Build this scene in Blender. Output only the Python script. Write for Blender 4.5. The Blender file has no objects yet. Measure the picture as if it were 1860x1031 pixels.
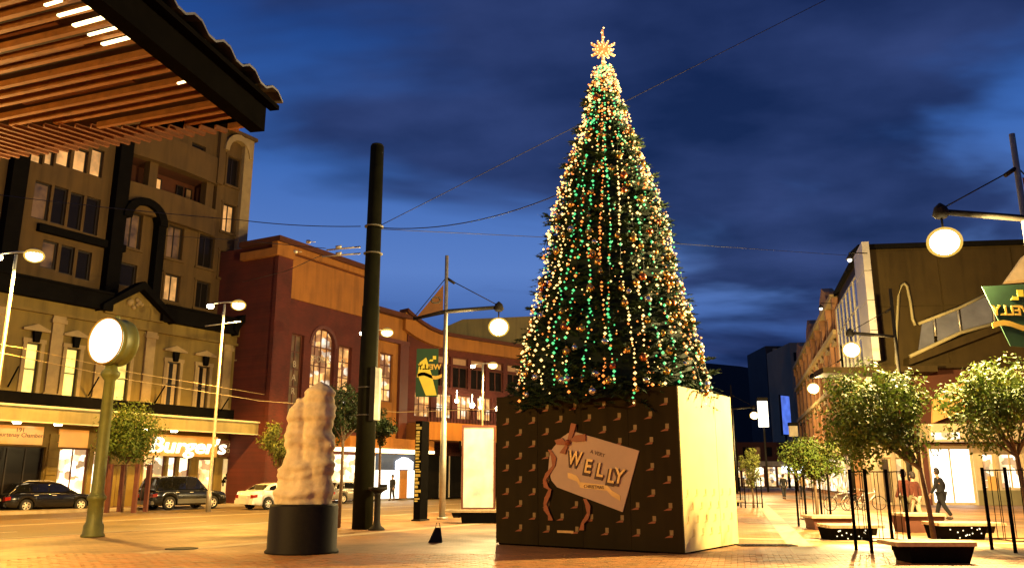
import bpy, bmesh, math, random
from mathutils import Vector, Matrix
random.seed(7)
rnd = random.Random(11)
scene = bpy.context.scene
COL = scene.collection
R = math.radians

# ------------------------------------------------------------------ camera, sky, exposure
FPX = 1500.0                       # focal length in pixels of the 1860 wide photograph
TH = math.atan(350.5 / FPX)        # upward tilt
CAMH = 1.6
cam_d = bpy.data.cameras.new('camera')
cam = bpy.data.objects.new('camera', cam_d)
COL.objects.link(cam)
cam.location = (0, 0, CAMH)
cam.rotation_euler = (R(90) + TH, 0, 0)
cam_d.sensor_width = 36.0
cam_d.lens = 36.0 * FPX / 1860.0
cam_d.clip_start = 0.1
cam_d.clip_end = 6000
scene.camera = cam

world = bpy.data.worlds.new('World')
scene.world = world
world.use_nodes = True
wn, wl = world.node_tree.nodes, world.node_tree.links
for n_ in list(wn):
    wn.remove(n_)
def W(t, **kw):
    n = wn.new(t)
    for k, v in kw.items():
        setattr(n, k, v)
    return n
w_out = W('ShaderNodeOutputWorld')
w_bg = W('ShaderNodeBackground')
w_bg.inputs['Strength'].default_value = 1.0
wl.new(w_bg.outputs[0], w_out.inputs[0])
w_tc = W('ShaderNodeTexCoord')
w_sep = W('ShaderNodeSeparateXYZ')
wl.new(w_tc.outputs['Generated'], w_sep.inputs[0])
w_ramp = W('ShaderNodeValToRGB')
el = w_ramp.color_ramp.elements
el[0].position = 0.0; el[0].color = (0.006, 0.022, 0.095, 1)
el[1].position = 1.0; el[1].color = (0.004, 0.022, 0.11, 1)
for p, c in ((0.09, (0.012, 0.036, 0.15, 1)), (0.155, (0.040, 0.10, 0.33, 1)), (0.24, (0.105, 0.215, 0.56, 1)), (0.36, (0.045, 0.140, 0.46, 1)), (0.50, (0.014, 0.066, 0.28, 1))):
    e_ = el.new(p); e_.color = c
wl.new(w_sep.outputs['Z'], w_ramp.inputs[0])
# clouds: noise on a flattened cloud layer
w_add = W('ShaderNodeMath', operation='ADD'); w_add.inputs[1].default_value = 0.16
wl.new(w_sep.outputs['Z'], w_add.inputs[0])
w_dx = W('ShaderNodeMath', operation='DIVIDE'); wl.new(w_sep.outputs['X'], w_dx.inputs[0]); wl.new(w_add.outputs[0], w_dx.inputs[1])
w_dy = W('ShaderNodeMath', operation='DIVIDE'); wl.new(w_sep.outputs['Y'], w_dy.inputs[0]); wl.new(w_add.outputs[0], w_dy.inputs[1])
w_cmb = W('ShaderNodeCombineXYZ'); wl.new(w_dx.outputs[0], w_cmb.inputs[0]); wl.new(w_dy.outputs[0], w_cmb.inputs[1])
w_map = W('ShaderNodeMapping'); w_map.inputs['Location'].default_value = (2.76, 13.3, 0.0); w_map.inputs['Rotation'].default_value = (0, 0, R(18)); w_map.inputs['Scale'].default_value = (0.85, 1.15, 1)
wl.new(w_cmb.outputs[0], w_map.inputs[0])
w_noise = W('ShaderNodeTexNoise'); w_noise.inputs['Scale'].default_value = 0.95; w_noise.inputs['Detail'].default_value = 5.5; w_noise.inputs['Roughness'].default_value = 0.5; w_noise.inputs['Distortion'].default_value = 0.35
wl.new(w_map.outputs[0], w_noise.inputs['Vector'])
w_cr = W('ShaderNodeValToRGB')
w_cr.color_ramp.interpolation = 'EASE'
w_cr.color_ramp.elements[0].position = 0.42; w_cr.color_ramp.elements[0].color = (0, 0, 0, 1)
w_cr.color_ramp.elements[1].position = 0.575; w_cr.color_ramp.elements[1].color = (1, 1, 1, 1)
wl.new(w_noise.outputs[0], w_cr.inputs[0])
w_n2 = W('ShaderNodeTexNoise'); w_n2.inputs['Scale'].default_value = 2.2; w_n2.inputs['Detail'].default_value = 6.0
wl.new(w_map.outputs[0], w_n2.inputs['Vector'])
w_cc = W('ShaderNodeValToRGB')
w_cc.color_ramp.elements[0].position = 0.35; w_cc.color_ramp.elements[0].color = (0.006, 0.015, 0.065, 1)
w_cc.color_ramp.elements[1].position = 0.7; w_cc.color_ramp.elements[1].color = (0.034, 0.058, 0.185, 1)
wl.new(w_n2.outputs[0], w_cc.inputs[0])
w_mix = W('ShaderNodeMixRGB')
w_mm = W('ShaderNodeMath', operation='MULTIPLY'); w_mm.inputs[1].default_value = 0.93
wl.new(w_cr.outputs[0], w_mm.inputs[0])
wl.new(w_mm.outputs[0], w_mix.inputs[0]); wl.new(w_ramp.outputs[0], w_mix.inputs[1]); wl.new(w_cc.outputs[0], w_mix.inputs[2])
wl.new(w_mix.outputs[0], w_bg.inputs[0])

scene.view_settings.view_transform = 'Standard'
scene.view_settings.look = 'None'
scene.view_settings.exposure = 0.0
scene.view_settings.gamma = 1.0
scene.view_settings.use_curve_mapping = False
scene.render.engine = 'CYCLES'
scene.cycles.use_denoising = True
scene.cycles.sample_clamp_indirect = 2.0
scene.cycles.max_bounces = 6
scene.cycles.diffuse_bounces = 3
scene.cycles.glossy_bounces = 3
scene.cycles.caustics_reflective = False
scene.cycles.caustics_refractive = False

# ------------------------------------------------------------------ pixel <-> place helpers
def ray(u, v):
    x = (u - 930) / FPX; y = (515.5 - v) / FPX
    return Vector((x, math.cos(TH) - y * math.sin(TH), math.sin(TH) + y * math.cos(TH)))
EYE = Vector((0, 0, CAMH))
def G(u, v, z=0.0):                # the point of a level plane seen at a pixel
    d = ray(u, v); return EYE + d * ((z - CAMH) / d.z)
def P(u, v, Y):                    # the point at depth Y seen at a pixel
    d = ray(u, v); return EYE + d * (Y / d.y)

class Face:                        # a vertical plane: s along it, z up, d out of it
    def __init__(s, o, e):
        s.o = Vector((o[0], o[1], 0)); e = Vector((e[0], e[1], 0)); s.e = e.normalized()
        s.n = Vector((s.e.y, -s.e.x, 0))
    def off(s, d):
        return Face(s.o + s.n * d, s.e)
    def uv(s, u, v):
        r = ray(u, v); t = (s.o - EYE).dot(s.n) / r.dot(s.n)
        p = EYE + r * t
        return ((p - s.o).dot(s.e), p.z)
    def s_(s, u, v=700): return s.uv(u, v)[0]
    def z_(s, u, v): return s.uv(u, v)[1]
    def rect(s, u0, v0, u1, v1):
        um, vm = (u0 + u1) / 2, (v0 + v1) / 2
        return (s.uv(u0, vm)[0], s.uv(u1, vm)[0], s.uv(um, v1)[1], s.uv(um, v0)[1])
    def pt(s, a, z, d=0.0):
        p = s.o + s.e * a + s.n * d; return Vector((p.x, p.y, z))

# ------------------------------------------------------------------ mesh building
WLOC = {}
class MB:
    def __init__(s):
        s.v = []; s.f = []; s.m = []; s.sm = []
    def add(s, vs, fs, mi=0, smooth=False):
        b = len(s.v); s.v += [Vector(p) for p in vs]
        for f in fs:
            s.f.append([b + i for i in f]); s.m.append(mi); s.sm.append(smooth)
        return s
    def hexa(s, p, mi=0):          # 8 points: bottom ring 0-3, top ring 4-7
        return s.add(p, [(3, 2, 1, 0), (4, 5, 6, 7), (0, 1, 5, 4), (1, 2, 6, 5), (2, 3, 7, 6), (3, 0, 4, 7)], mi)
    def box(s, x0, x1, y0, y1, z0, z1, mi=0):
        return s.hexa([(x0, y0, z0), (x1, y0, z0), (x1, y1, z0), (x0, y1, z0), (x0, y0, z1), (x1, y0, z1), (x1, y1, z1), (x0, y1, z1)], mi)
    def fbox(s, F, a0, a1, z0, z1, d0, d1, mi=0):
        return s.hexa([F.pt(a0, z0, d1), F.pt(a1, z0, d1), F.pt(a1, z0, d0), F.pt(a0, z0, d0), F.pt(a0, z1, d1), F.pt(a1, z1, d1), F.pt(a1, z1, d0), F.pt(a0, z1, d0)], mi)
    def fprism(s, F, poly, d0, d1, mi=0):   # poly: (s, z) outline
        n = len(poly)
        vs = [F.pt(a, z, d1) for a, z in poly] + [F.pt(a, z, d0) for a, z in poly]
        fs = [tuple(range(n)), tuple(range(2 * n - 1, n - 1, -1))]
        for i in range(n):
            j = (i + 1) % n; fs.append((i, i + n, j + n, j))
        return s.add(vs, fs, mi)
    def fband(s, F, outer, inner, d0, d1, mi=0):  # strip between two polylines
        for i in range(len(outer) - 1):
            s.fprism(F, [outer[i], outer[i + 1], inner[i + 1], inner[i]], d0, d1, mi)
        return s
    def tube(s, pts, r, n=8, mi=0, smooth=True, cap=True):
        pts = [Vector(p) for p in pts]
        rs = r if isinstance(r, (list, tuple)) else [r] * len(pts)
        vs = []; fs = []
        for i, p in enumerate(pts):
            t = (pts[min(i + 1, len(pts) - 1)] - pts[max(i - 1, 0)])
            if t.length < 1e-9: t = Vector((0, 0, 1))
            t.normalize()
            a = Vector((0, 0, 1)) if abs(t.z) < 0.95 else Vector((1, 0, 0))
            x = t.cross(a).normalized(); y = t.cross(x)
            for k in range(n):
                an = 2 * math.pi * k / n
                vs.append(p + (x * math.cos(an) + y * math.sin(an)) * rs[i])
        for i in range(len(pts) - 1):
            for k in range(n):
                a0 = i * n + k; a1 = i * n + (k + 1) % n
                fs.append((a0, a1, a1 + n, a0 + n))
        s.add(vs, fs, mi, smooth)
        if cap:
            b = len(s.v) - len(vs)
            s.f.append([b + k for k in range(n)][::-1]); s.m.append(mi); s.sm.append(False)
            s.f.append([b + (len(pts) - 1) * n + k for k in range(n)]); s.m.append(mi); s.sm.append(False)
        return s
    def lathe(s, prof, c=(0, 0, 0), n=20, mi=0, smooth=True, axis=None, caps=True):
        c = Vector(c)
        ax = Vector(axis).normalized() if axis is not None else Vector((0, 0, 1))
        a = Vector((0, 0, 1)) if abs(ax.z) < 0.9 else Vector((1, 0, 0))
        x = ax.cross(a).normalized(); y = ax.cross(x)
        vs = []; fs = []
        for r, h in prof:
            for k in range(n):
                an = 2 * math.pi * k / n
                vs.append(c + ax * h + (x * math.cos(an) + y * math.sin(an)) * r)
        for i in range(len(prof) - 1):
            for k in range(n):
                a0 = i * n + k; a1 = i * n + (k + 1) % n
                fs.append((a0, a1, a1 + n, a0 + n))
        s.add(vs, fs, mi, smooth)
        b = len(s.v) - len(vs)
        if not caps: return s
        if prof[0][0] > 1e-4: s.f.append([b + k for k in range(n)][::-1]); s.m.append(mi); s.sm.append(False)
        if prof[-1][0] > 1e-4: s.f.append([b + (len(prof) - 1) * n + k for k in range(n)]); s.m.append(mi); s.sm.append(False)
        return s
    def ball(s, c, r, n=10, m=6, mi=0, sz=1.0):
        prof = [(max(r * math.sin(math.pi * i / m), 1e-5), -r * sz * math.cos(math.pi * i / m)) for i in range(m + 1)]
        return s.lathe(prof, c, n, mi)
    def octa(s, c, r, mi=0):
        c = Vector(c)
        vs = [c + Vector(d) * r for d in ((1, 0, 0), (0, 1, 0), (-1, 0, 0), (0, -1, 0), (0, 0, 1), (0, 0, -1))]
        return s.add(vs, [(0, 1, 4), (1, 2, 4), (2, 3, 4), (3, 0, 4), (1, 0, 5), (2, 1, 5), (3, 2, 5), (0, 3, 5)], mi, True)
    def quad(s, a, b, c, d, mi=0):
        return s.add([a, b, c, d], [(0, 1, 2, 3)], mi)
    def mesh(s, name, mats, off=(0, 0, 0), fix=True):
        me = bpy.data.meshes.new(name)
        o = Vector(off)
        me.from_pydata([tuple(p - o) for p in s.v], [], s.f)
        for m in (mats if isinstance(mats, (list, tuple)) else [mats]): me.materials.append(m)
        me.polygons.foreach_set('material_index', s.m)
        me.polygons.foreach_set('use_smooth', s.sm)
        if fix and len(s.f) < 60000:
            bm = bmesh.new(); bm.from_mesh(me)
            bmesh.ops.recalc_face_normals(bm, faces=bm.faces)
            bm.to_mesh(me); bm.free()
        me.update()
        return me
    def build(s, name, mats, parent=None, at=None, fix=True):
        """one mesh object; world-space verts are re-based on the parent's (or its own) place"""
        base = WLOC[parent] if parent is not None else Vector(at if at is not None else (0, 0, 0))
        me = s.mesh(name, mats, base, fix)
        o = bpy.data.objects.new(name, me); COL.objects.link(o)
        if parent is not None: o.parent = parent
        else: o.location = base
        WLOC[o] = base.copy()
        return o

def tag(o, label=None, cat=None, group=None, kind=None):
    if label: o['label'] = label
    if cat: o['category'] = cat
    if group: o['group'] = group
    if kind: o['kind'] = kind
    return o
def empty(name, loc, label, cat, group=None):
    o = bpy.data.objects.new(name, None); COL.objects.link(o)
    o.location = loc; o.empty_display_size = 0.2
    WLOC[o] = Vector(loc)
    return tag(o, label, cat, group)
def obj(name, me, parent=None, loc=(0, 0, 0), rot=(0, 0, 0), scale=(1, 1, 1)):
    o = bpy.data.objects.new(name, me); COL.objects.link(o)
    o.location = loc; o.rotation_euler = rot; o.scale = scale
    if parent is not None: o.parent = parent
    return o
def kids(o): return [c for c in bpy.data.objects if c.parent == o]
def dup(root, loc, rotz=0.0, label=None, group=None, scale=None):
    def cp(o, par):
        c = o.copy(); COL.objects.link(c)
        if par is not None: c.parent = par
        for ch in kids(o): cp(ch, c)
        return c
    r = cp(root, None)
    r.location = loc; r.rotation_euler = (0, 0, rotz)
    if scale: r.scale = scale if isinstance(scale, (list, tuple)) else (scale,) * 3
    if label: r['label'] = label
    if group: r['group'] = group
    return r
def text_mesh(txt, size, ext=0.0, align='CENTER', bold=0.0, shear=0.0):
    c = bpy.data.curves.new('t', 'FONT')
    c.body = txt; c.size = size; c.extrude = ext; c.align_x = align; c.offset = bold; c.shear = shear; c.resolution_u = 3
    t = bpy.data.objects.new('t', c); COL.objects.link(t)
    dg = bpy.context.evaluated_depsgraph_get()
    me = bpy.data.meshes.new_from_object(t.evaluated_get(dg))
    bpy.data.objects.remove(t); bpy.data.curves.remove(c)
    return me
def text_on(name, txt, size, F, a, z, d, mat, parent, rot=0.0, mirror=False, ext=0.01, bold=0.0, shear=0.0, sx=1.0):
    me = text_mesh(txt, size, ext, bold=bold, shear=shear); me.name = name; me.materials.clear(); me.materials.append(mat)
    for p in me.polygons: p.material_index = 0
    base = WLOC[parent]
    c, s = math.cos(rot), math.sin(rot)
    for v in me.vertices:
        x, y, w = v.co.x * sx * (-1 if mirror else 1), v.co.y, v.co.z
        v.co = F.pt(a + x * c - y * s, z + x * s + y * c, d + w) - base
    o = bpy.data.objects.new(name, me); COL.objects.link(o); o.parent = parent; WLOC[o] = base.copy()
    return o

# ------------------------------------------------------------------ materials
def mat(name, col, rough=0.7, metal=0.0, var=0.25, scale=3.0, bump=0.0, bscale=40.0, spec=0.4, coat=0.0, stain=0.0):
    m = bpy.data.materials.new(name); m.use_nodes = True
    nt = m.node_tree; N = nt.nodes; L = nt.links
    b = N['Principled BSDF']
    b.inputs['Roughness'].default_value = rough; b.inputs['Metallic'].default_value = metal
    b.inputs['Specular IOR Level'].default_value = spec; b.inputs['Coat Weight'].default_value = coat
    tc = N.new('ShaderNodeTexCoord')
    out = None
    if var > 0:
        n = N.new('ShaderNodeTexNoise'); n.inputs['Scale'].default_value = scale; n.inputs['Detail'].default_value = 6
        n.inputs['Roughness'].default_value = 0.62
        L.new(tc.outputs['Object'], n.inputs['Vector'])
        r = N.new('ShaderNodeValToRGB')
        r.color_ramp.elements[0].position = 0.28; r.color_ramp.elements[1].position = 0.74
        lo = [c * (1 - var) for c in col]; hi = [min(1, c * (1 + var)) for c in col]
        r.color_ramp.elements[0].color = (*lo, 1); r.color_ramp.elements[1].color = (*hi, 1)
        L.new(n.outputs[0], r.inputs[0]); out = r.outputs[0]
        if stain > 0:
            mp = N.new('ShaderNodeMapping'); mp.inputs['Scale'].default_value = (1.6, 1.6, 0.16)
            L.new(tc.outputs['Object'], mp.inputs[0])
            n3 = N.new('ShaderNodeTexNoise'); n3.inputs['Scale'].default_value = 1.5; n3.inputs['Detail'].default_value = 5
            L.new(mp.outputs[0], n3.inputs['Vector'])
            r3 = N.new('ShaderNodeMapRange'); r3.inputs[1].default_value = 0.45; r3.inputs[2].default_value = 0.75; r3.inputs[3].default_value = 1.0; r3.inputs[4].default_value = 1.0 - stain
            L.new(n3.outputs[0], r3.inputs[0])
            mx = N.new('ShaderNodeMixRGB'); mx.blend_type = 'MULTIPLY'; mx.inputs[0].default_value = 1
            L.new(out, mx.inputs[1]); L.new(r3.outputs[0], mx.inputs[2]); out = mx.outputs[0]
        L.new(out, b.inputs['Base Color'])
        rr = N.new('ShaderNodeMapRange'); rr.inputs[3].default_value = max(0.03, rough - 0.12); rr.inputs[4].default_value = min(1, rough + 0.12)
        L.new(n.outputs[0], rr.inputs[0]); L.new(rr.outputs[0], b.inputs['Roughness'])
    else:
        b.inputs['Base Color'].default_value = (*col, 1)
    if bump > 0:
        n2 = N.new('ShaderNodeTexNoise'); n2.inputs['Scale'].default_value = bscale; n2.inputs['Detail'].default_value = 5
        L.new(tc.outputs['Object'], n2.inputs['Vector'])
        bp = N.new('ShaderNodeBump'); bp.inputs['Strength'].default_value = bump; bp.inputs['Distance'].default_value = 0.02
        L.new(n2.outputs[0], bp.inputs['Height']); L.new(bp.outputs[0], b.inputs['Normal'])
    return m
def emit(name, col, strength, var=0.0, scale=2.0, sample=True, base=(0.3, 0.3, 0.3), stretch=(1, 1, 1), goods=0):
    m = bpy.data.materials.new(name); m.use_nodes = True
    nt = m.node_tree; N = nt.nodes; L = nt.links
    b = N['Principled BSDF']; b.inputs['Base Color'].default_value = (*base, 1); b.inputs['Roughness'].default_value = 0.3
    b.inputs['Emission Color'].default_value = (*col, 1); b.inputs['Emission Strength'].default_value = strength
    if var > 0:
        tc = N.new('ShaderNodeTexCoord'); mp = N.new('ShaderNodeMapping'); mp.inputs['Scale'].default_value = stretch
        L.new(tc.outputs['Object'], mp.inputs[0])
        n = N.new('ShaderNodeTexNoise'); n.inputs['Scale'].default_value = scale; n.inputs['Detail'].default_value = 3
        L.new(mp.outputs[0], n.inputs['Vector'])
        r = N.new('ShaderNodeMapRange'); r.inputs[1].default_value = 0.35; r.inputs[2].default_value = 0.65
        r.inputs[3].default_value = strength * (1 - var); r.inputs[4].default_value = strength * (1 + var * 0.5)
        L.new(n.outputs[0], r.inputs[0]); L.new(r.outputs[0], b.inputs['Emission Strength'])
    if goods > 0:
        tc2 = N.new('ShaderNodeTexCoord'); mp2 = N.new('ShaderNodeMapping'); mp2.inputs['Scale'].default_value = (1.0, 1.0, 1.5)
        L.new(tc2.outputs['Object'], mp2.inputs[0])
        vo = N.new('ShaderNodeTexVoronoi'); vo.distance = 'CHEBYCHEV'; vo.inputs['Scale'].default_value = goods; L.new(mp2.outputs[0], vo.inputs['Vector'])
        sp = N.new('ShaderNodeSeparateXYZ'); L.new(vo.outputs['Color'], sp.inputs[0])
        rp = N.new('ShaderNodeValToRGB'); rp.color_ramp.interpolation = 'CONSTANT'; E_ = rp.color_ramp.elements
        E_[0].position = 0; E_[0].color = (col[0], col[1], col[2], 1); E_[1].position = 0.45; E_[1].color = (col[0] * .8, col[1] * .62, col[2] * .45, 1)
        for p_, k_ in ((0.62, (.35, .16, .06)), (0.74, (.95, .9, .7)), (0.88, (.16, .08, .04))):
            e2 = E_.new(p_); e2.color = (*k_, 1)
        L.new(sp.outputs[0], rp.inputs[0]); L.new(rp.outputs[0], b.inputs['Emission Color'])
    if not sample: m.cycles.emission_sampling = 'NONE'
    return m
def brick_mat(name, c1, c2, mortar, scale=1.0, rot=0.0):
    m = bpy.data.materials.new(name); m.use_nodes = True
    nt = m.node_tree; N = nt.nodes; L = nt.links; b = N['Principled BSDF']; b.inputs['Roughness'].default_value = 0.85
    tc = N.new('ShaderNodeTexCoord')
    vr = N.new('ShaderNodeVectorRotate'); vr.rotation_type = 'Z_AXIS'; vr.inputs['Angle'].default_value = -rot
    L.new(tc.outputs['Object'], vr.inputs['Vector'])
    sp = N.new('ShaderNodeSeparateXYZ'); L.new(vr.outputs[0], sp.inputs[0])
    cb = N.new('ShaderNodeCombineXYZ'); L.new(sp.outputs[0], cb.inputs[0]); L.new(sp.outputs[2], cb.inputs[1])
    br = N.new('ShaderNodeTexBrick'); br.inputs['Scale'].default_value = scale
    br.inputs['Color1'].default_value = (*c1, 1); br.inputs['Color2'].default_value = (*c2, 1); br.inputs['Mortar'].default_value = (*mortar, 1)
    br.inputs['Brick Width'].default_value = 0.24; br.inputs['Row Height'].default_value = 0.085; br.inputs['Mortar Size'].default_value = 0.008
    L.new(cb.outputs[0], br.inputs['Vector'])
    n = N.new('ShaderNodeTexNoise'); n.inputs['Scale'].default_value = 0.7; n.inputs['Detail'].default_value = 5
    L.new(tc.outputs['Object'], n.inputs['Vector'])
    mr = N.new('ShaderNodeMapRange'); mr.inputs[1].default_value = 0.3; mr.inputs[2].default_value = 0.7; mr.inputs[3].default_value = 0.7; mr.inputs[4].default_value = 1.2
    L.new(n.outputs[0], mr.inputs[0])
    mx = N.new('ShaderNodeMixRGB'); mx.blend_type = 'MULTIPLY'; mx.inputs[0].default_value = 1
    L.new(br.outputs[0], mx.inputs[1]); L.new(mr.outputs[0], mx.inputs[2]); L.new(mx.outputs[0], b.inputs['Base Color'])
    bp = N.new('ShaderNodeBump'); bp.inputs['Strength'].default_value = 0.3; bp.inputs['Distance'].default_value = 0.01; bp.invert = True
    L.new(br.outputs[1], bp.inputs['Height']); L.new(bp.outputs[0], b.inputs['Normal'])
    return m

M = {}
M['render'] = mat('beige_render', (0.18, 0.125, 0.030), 0.9, var=0.18, scale=0.6, bump=0.15, stain=0.35)
M['hotel'] = mat('hotel_render', (0.10, 0.058, 0.016), 0.9, var=0.18, scale=0.5, bump=0.12, stain=0.35)
M['hotel_red'] = mat('terracotta_render', (0.075, 0.022, 0.009), 0.9, var=0.2, scale=0.6)
M['stone_trim'] = mat('stone_trim', (0.30, 0.22, 0.10), 0.85, var=0.2, scale=2, bump=0.2)
M['slate'] = mat('slate_paint_and_shade', (0.005, 0.0045, 0.004), 0.9, spec=0.04, var=0.3, scale=2)  # also holds the unlit dark of the old facade's cornices
M['dark'] = mat('dark_metal', (0.014, 0.012, 0.009), 0.6, 0.0, spec=0.12, var=0.3, scale=4)
M['black'] = mat('black_paint', (0.005, 0.0045, 0.004), 0.7, var=0.2, scale=5, spec=0.0)
M['fascia_olive'] = mat('olive_fascia', (0.24, 0.20, 0.09), 0.7, var=0.15, scale=1, stain=0.2)
M['pale_edge'] = mat('pale_edge_trim', (0.5, 0.45, 0.3), 0.6, var=0.1)
M['glass_dark'] = mat('dark_window_glass', (0.010, 0.008, 0.007), 0.22, var=0, spec=0.10)
M['frame_dark'] = mat('dark_window_frame', (0.016, 0.010, 0.006), 0.5, var=0.15)
M['frame_pale'] = mat('pale_window_frame', (0.42, 0.35, 0.25), 0.6, var=0.15)
M['frame_red'] = mat('red_brown_frame', (0.10, 0.028, 0.014), 0.5, var=0.15)
M['curtain'] = mat('curtain_cloth', (0.42, 0.3, 0.15), 0.95, var=0.2, scale=8)
M['orange_render'] = mat('orange_render', (0.31, 0.125, 0.022), 0.85, var=0.16, scale=0.7, bump=0.1, stain=0.3)
M['steel'] = mat('galvanised_steel', (0.38, 0.35, 0.28), 0.45, 0.6, var=0.2, scale=6)
M['pole_green'] = mat('dark_green_pole_paint', (0.010, 0.010, 0.004), 0.75, 0.0, spec=0.05, var=0.25, scale=3)
M['clock_green'] = mat('olive_green_post_paint', (0.20, 0.22, 0.045), 0.5, 0.1, var=0.2, scale=4)
M['sand'] = mat('pale_sandstone', (0.64, 0.52, 0.30), 0.9, var=0.3, scale=2.6, bump=1.0, bscale=9, stain=0.4)
M['plinth'] = mat('dark_granite_plinth', (0.012, 0.010, 0.006), 0.6, spec=0.1, var=0.35, scale=14)
M['bark'] = mat('grey_brown_bark', (0.14, 0.09, 0.05), 0.9, var=0.3, scale=12, bump=0.5, bscale=50)
M['cor_red'] = mat('red_brown_guard_paint', (0.11, 0.035, 0.02), 0.6, var=0.2)
M['wire'] = mat('black_cable', (0.01, 0.01, 0.012), 0.6, var=0)
M['wire_lit'] = mat('lamplit_wire', (0.5, 0.36, 0.16), 0.4, 0.8, var=0.1)  # lamplight on the trolley wires put into a paler colour
M['wood_top'] = mat('weathered_timber', (0.40, 0.30, 0.17), 0.7, var=0.3, scale=9)
M['slat'] = mat('cedar_slat', (0.27, 0.105, 0.018), 0.6, var=0.35, scale=7, bump=0.15)
M['slat2'] = mat('dark_cedar_slat', (0.16, 0.05, 0.012), 0.65, var=0.35, scale=7, bump=0.15)
M['roof_tin'] = mat('corrugated_roof', (0.10, 0.10, 0.11), 0.5, 0.5, var=0.2)
M['soffit'] = mat('soffit_board', (0.06, 0.03, 0.015), 0.9, var=0.2)
M['rubber'] = mat('tyre_rubber', (0.012, 0.012, 0.012), 0.85, var=0.1)
M['alloy'] = mat('alloy_wheel', (0.7, 0.66, 0.58), 0.35, 0.3, var=0.1)
M['car_black'] = mat('black_car_paint', (0.004, 0.004, 0.005), 0.15, var=0, coat=0.45, spec=0.3)
M['car_green'] = mat('dark_grey_car_paint', (0.008, 0.009, 0.008), 0.2, var=0, coat=0.45, spec=0.3)
M['car_white'] = mat('white_car_paint', (0.78, 0.76, 0.7), 0.25, var=0.05, coat=1.0)
M['car_silver'] = mat('silver_car_paint', (0.3, 0.29, 0.27), 0.25, 0.5, var=0.05, coat=1.0)
M['car_glass'] = mat('car_window_glass', (0.006, 0.006, 0.006), 0.05, var=0, spec=0.45)
M['plastic'] = mat('black_plastic_trim', (0.02, 0.02, 0.02), 0.6, var=0.1)
M['clad_grey'] = mat('grey_plastic_cladding', (0.09, 0.085, 0.07), 0.6, var=0.1)
M['tail'] = mat('red_lens', (0.25, 0.012, 0.006), 0.15, var=0, coat=0.6)
M['head'] = mat('clear_lens', (0.6, 0.58, 0.5), 0.1, 0.3, var=0, coat=0.6)
M['plate'] = mat('number_plate', (0.6, 0.58, 0.5), 0.5, var=0)
M['skin'] = mat('skin', (0.42, 0.24, 0.15), 0.6, var=0.08, scale=20)
M['hair'] = mat('dark_hair', (0.02, 0.012, 0.008), 0.7, var=0.2)
M['coat_black'] = mat('black_coat', (0.012, 0.011, 0.011), 0.95, var=0.2, scale=12)
M['jacket_red'] = mat('dark_red_jacket', (0.085, 0.02, 0.010), 0.9, var=0.25, scale=10)
M['trouser_pale'] = mat('pale_trousers', (0.38, 0.3, 0.2), 0.9, var=0.15)
M['trouser_dark'] = mat('dark_trousers', (0.03, 0.028, 0.03), 0.9, var=0.2)
M['trouser_olive'] = mat('olive_trousers', (0.09, 0.075, 0.035), 0.9, var=0.2)
M['jacket_tan'] = mat('tan_jacket', (0.2, 0.13, 0.06), 0.9, var=0.2)
M['boots'] = mat('brown_shoes', (0.05, 0.03, 0.015), 0.6, var=0.1)
# lights
WARM = (1.0, 0.53, 0.09)
PALE = (1.0, 0.70, 0.27)
M['lamp_white'] = emit('lit_lamp_glass', (1.0, 0.80, 0.42), 40, sample=False)
def halo_mat():  # yellow halo round the bulbs, built as a see-through glowing shell
    m = bpy.data.materials.new('lamp_halo_glow'); m.use_nodes = True; nt = m.node_tree; nt.nodes.clear()
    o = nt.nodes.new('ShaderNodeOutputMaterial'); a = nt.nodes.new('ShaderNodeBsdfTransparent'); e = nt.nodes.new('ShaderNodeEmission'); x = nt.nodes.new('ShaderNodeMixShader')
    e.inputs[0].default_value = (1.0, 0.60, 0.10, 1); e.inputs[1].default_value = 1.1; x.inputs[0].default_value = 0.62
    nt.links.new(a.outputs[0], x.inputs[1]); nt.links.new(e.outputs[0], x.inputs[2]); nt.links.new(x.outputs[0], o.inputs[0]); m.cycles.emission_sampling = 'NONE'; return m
M['lamp_halo'] = halo_mat()
M['clock_face'] = emit('lit_clock_face', (1.0, 0.9, 0.62), 4.0)
M['shop_white'] = emit('bright_shop_interior', (1.0, 0.83, 0.52), 2.6, var=0.55, scale=1.4, stretch=(1, 1, 0.7), goods=1.7)
M['shop_warm'] = emit('warm_shop_interior', (1.0, 0.66, 0.26), 1.7, var=0.65, scale=1.3, stretch=(1, 1, 0.6), goods=1.6)
M['shop_cold'] = emit('white_shop_interior', (1.0, 0.95, 0.8), 2.6, var=0.3, scale=1.0)
M['sign_white'] = emit('lit_white_lettering', (1.0, 0.86, 0.5), 3.5)
M['sign_cold'] = emit('lit_cold_sign', (0.85, 0.92, 1.0), 3.5)
M['sign_blue'] = emit('lit_blue_screen', (0.08, 0.18, 0.8), 1.0, var=0.4, scale=0.7)
M['sign_amber'] = emit('lit_amber_sign', (1.0, 0.55, 0.12), 0.55, var=0.3, scale=1.2)
M['win_yellow'] = emit('lit_yellow_window', (1.0, 0.72, 0.14), 1.5, var=0.45, scale=1.1, base=(0.2, 0.15, 0.1))
M['win_amber'] = emit('lit_amber_window', (1.0, 0.46, 0.12), 0.75, var=0.55, scale=1.1, base=(0.2, 0.15, 0.1))
M['win_pub'] = emit('lit_pub_window', (1.0, 0.55, 0.17), 1.0, var=0.85, scale=1.0, base=(0.2, 0.1, 0.05), goods=1.3)
M['win_dim'] = emit('dim_window', (1.0, 0.42, 0.10), 0.12, var=0.9, scale=1.2, base=(0.02, 0.015, 0.012))
M['panel_ad'] = emit('lit_advert_panel', (1.0, 0.74, 0.24), 0.95, var=0.6, scale=1.5)
M['led'] = emit('led_strip', (1.0, 0.78, 0.36), 5.0)
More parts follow.
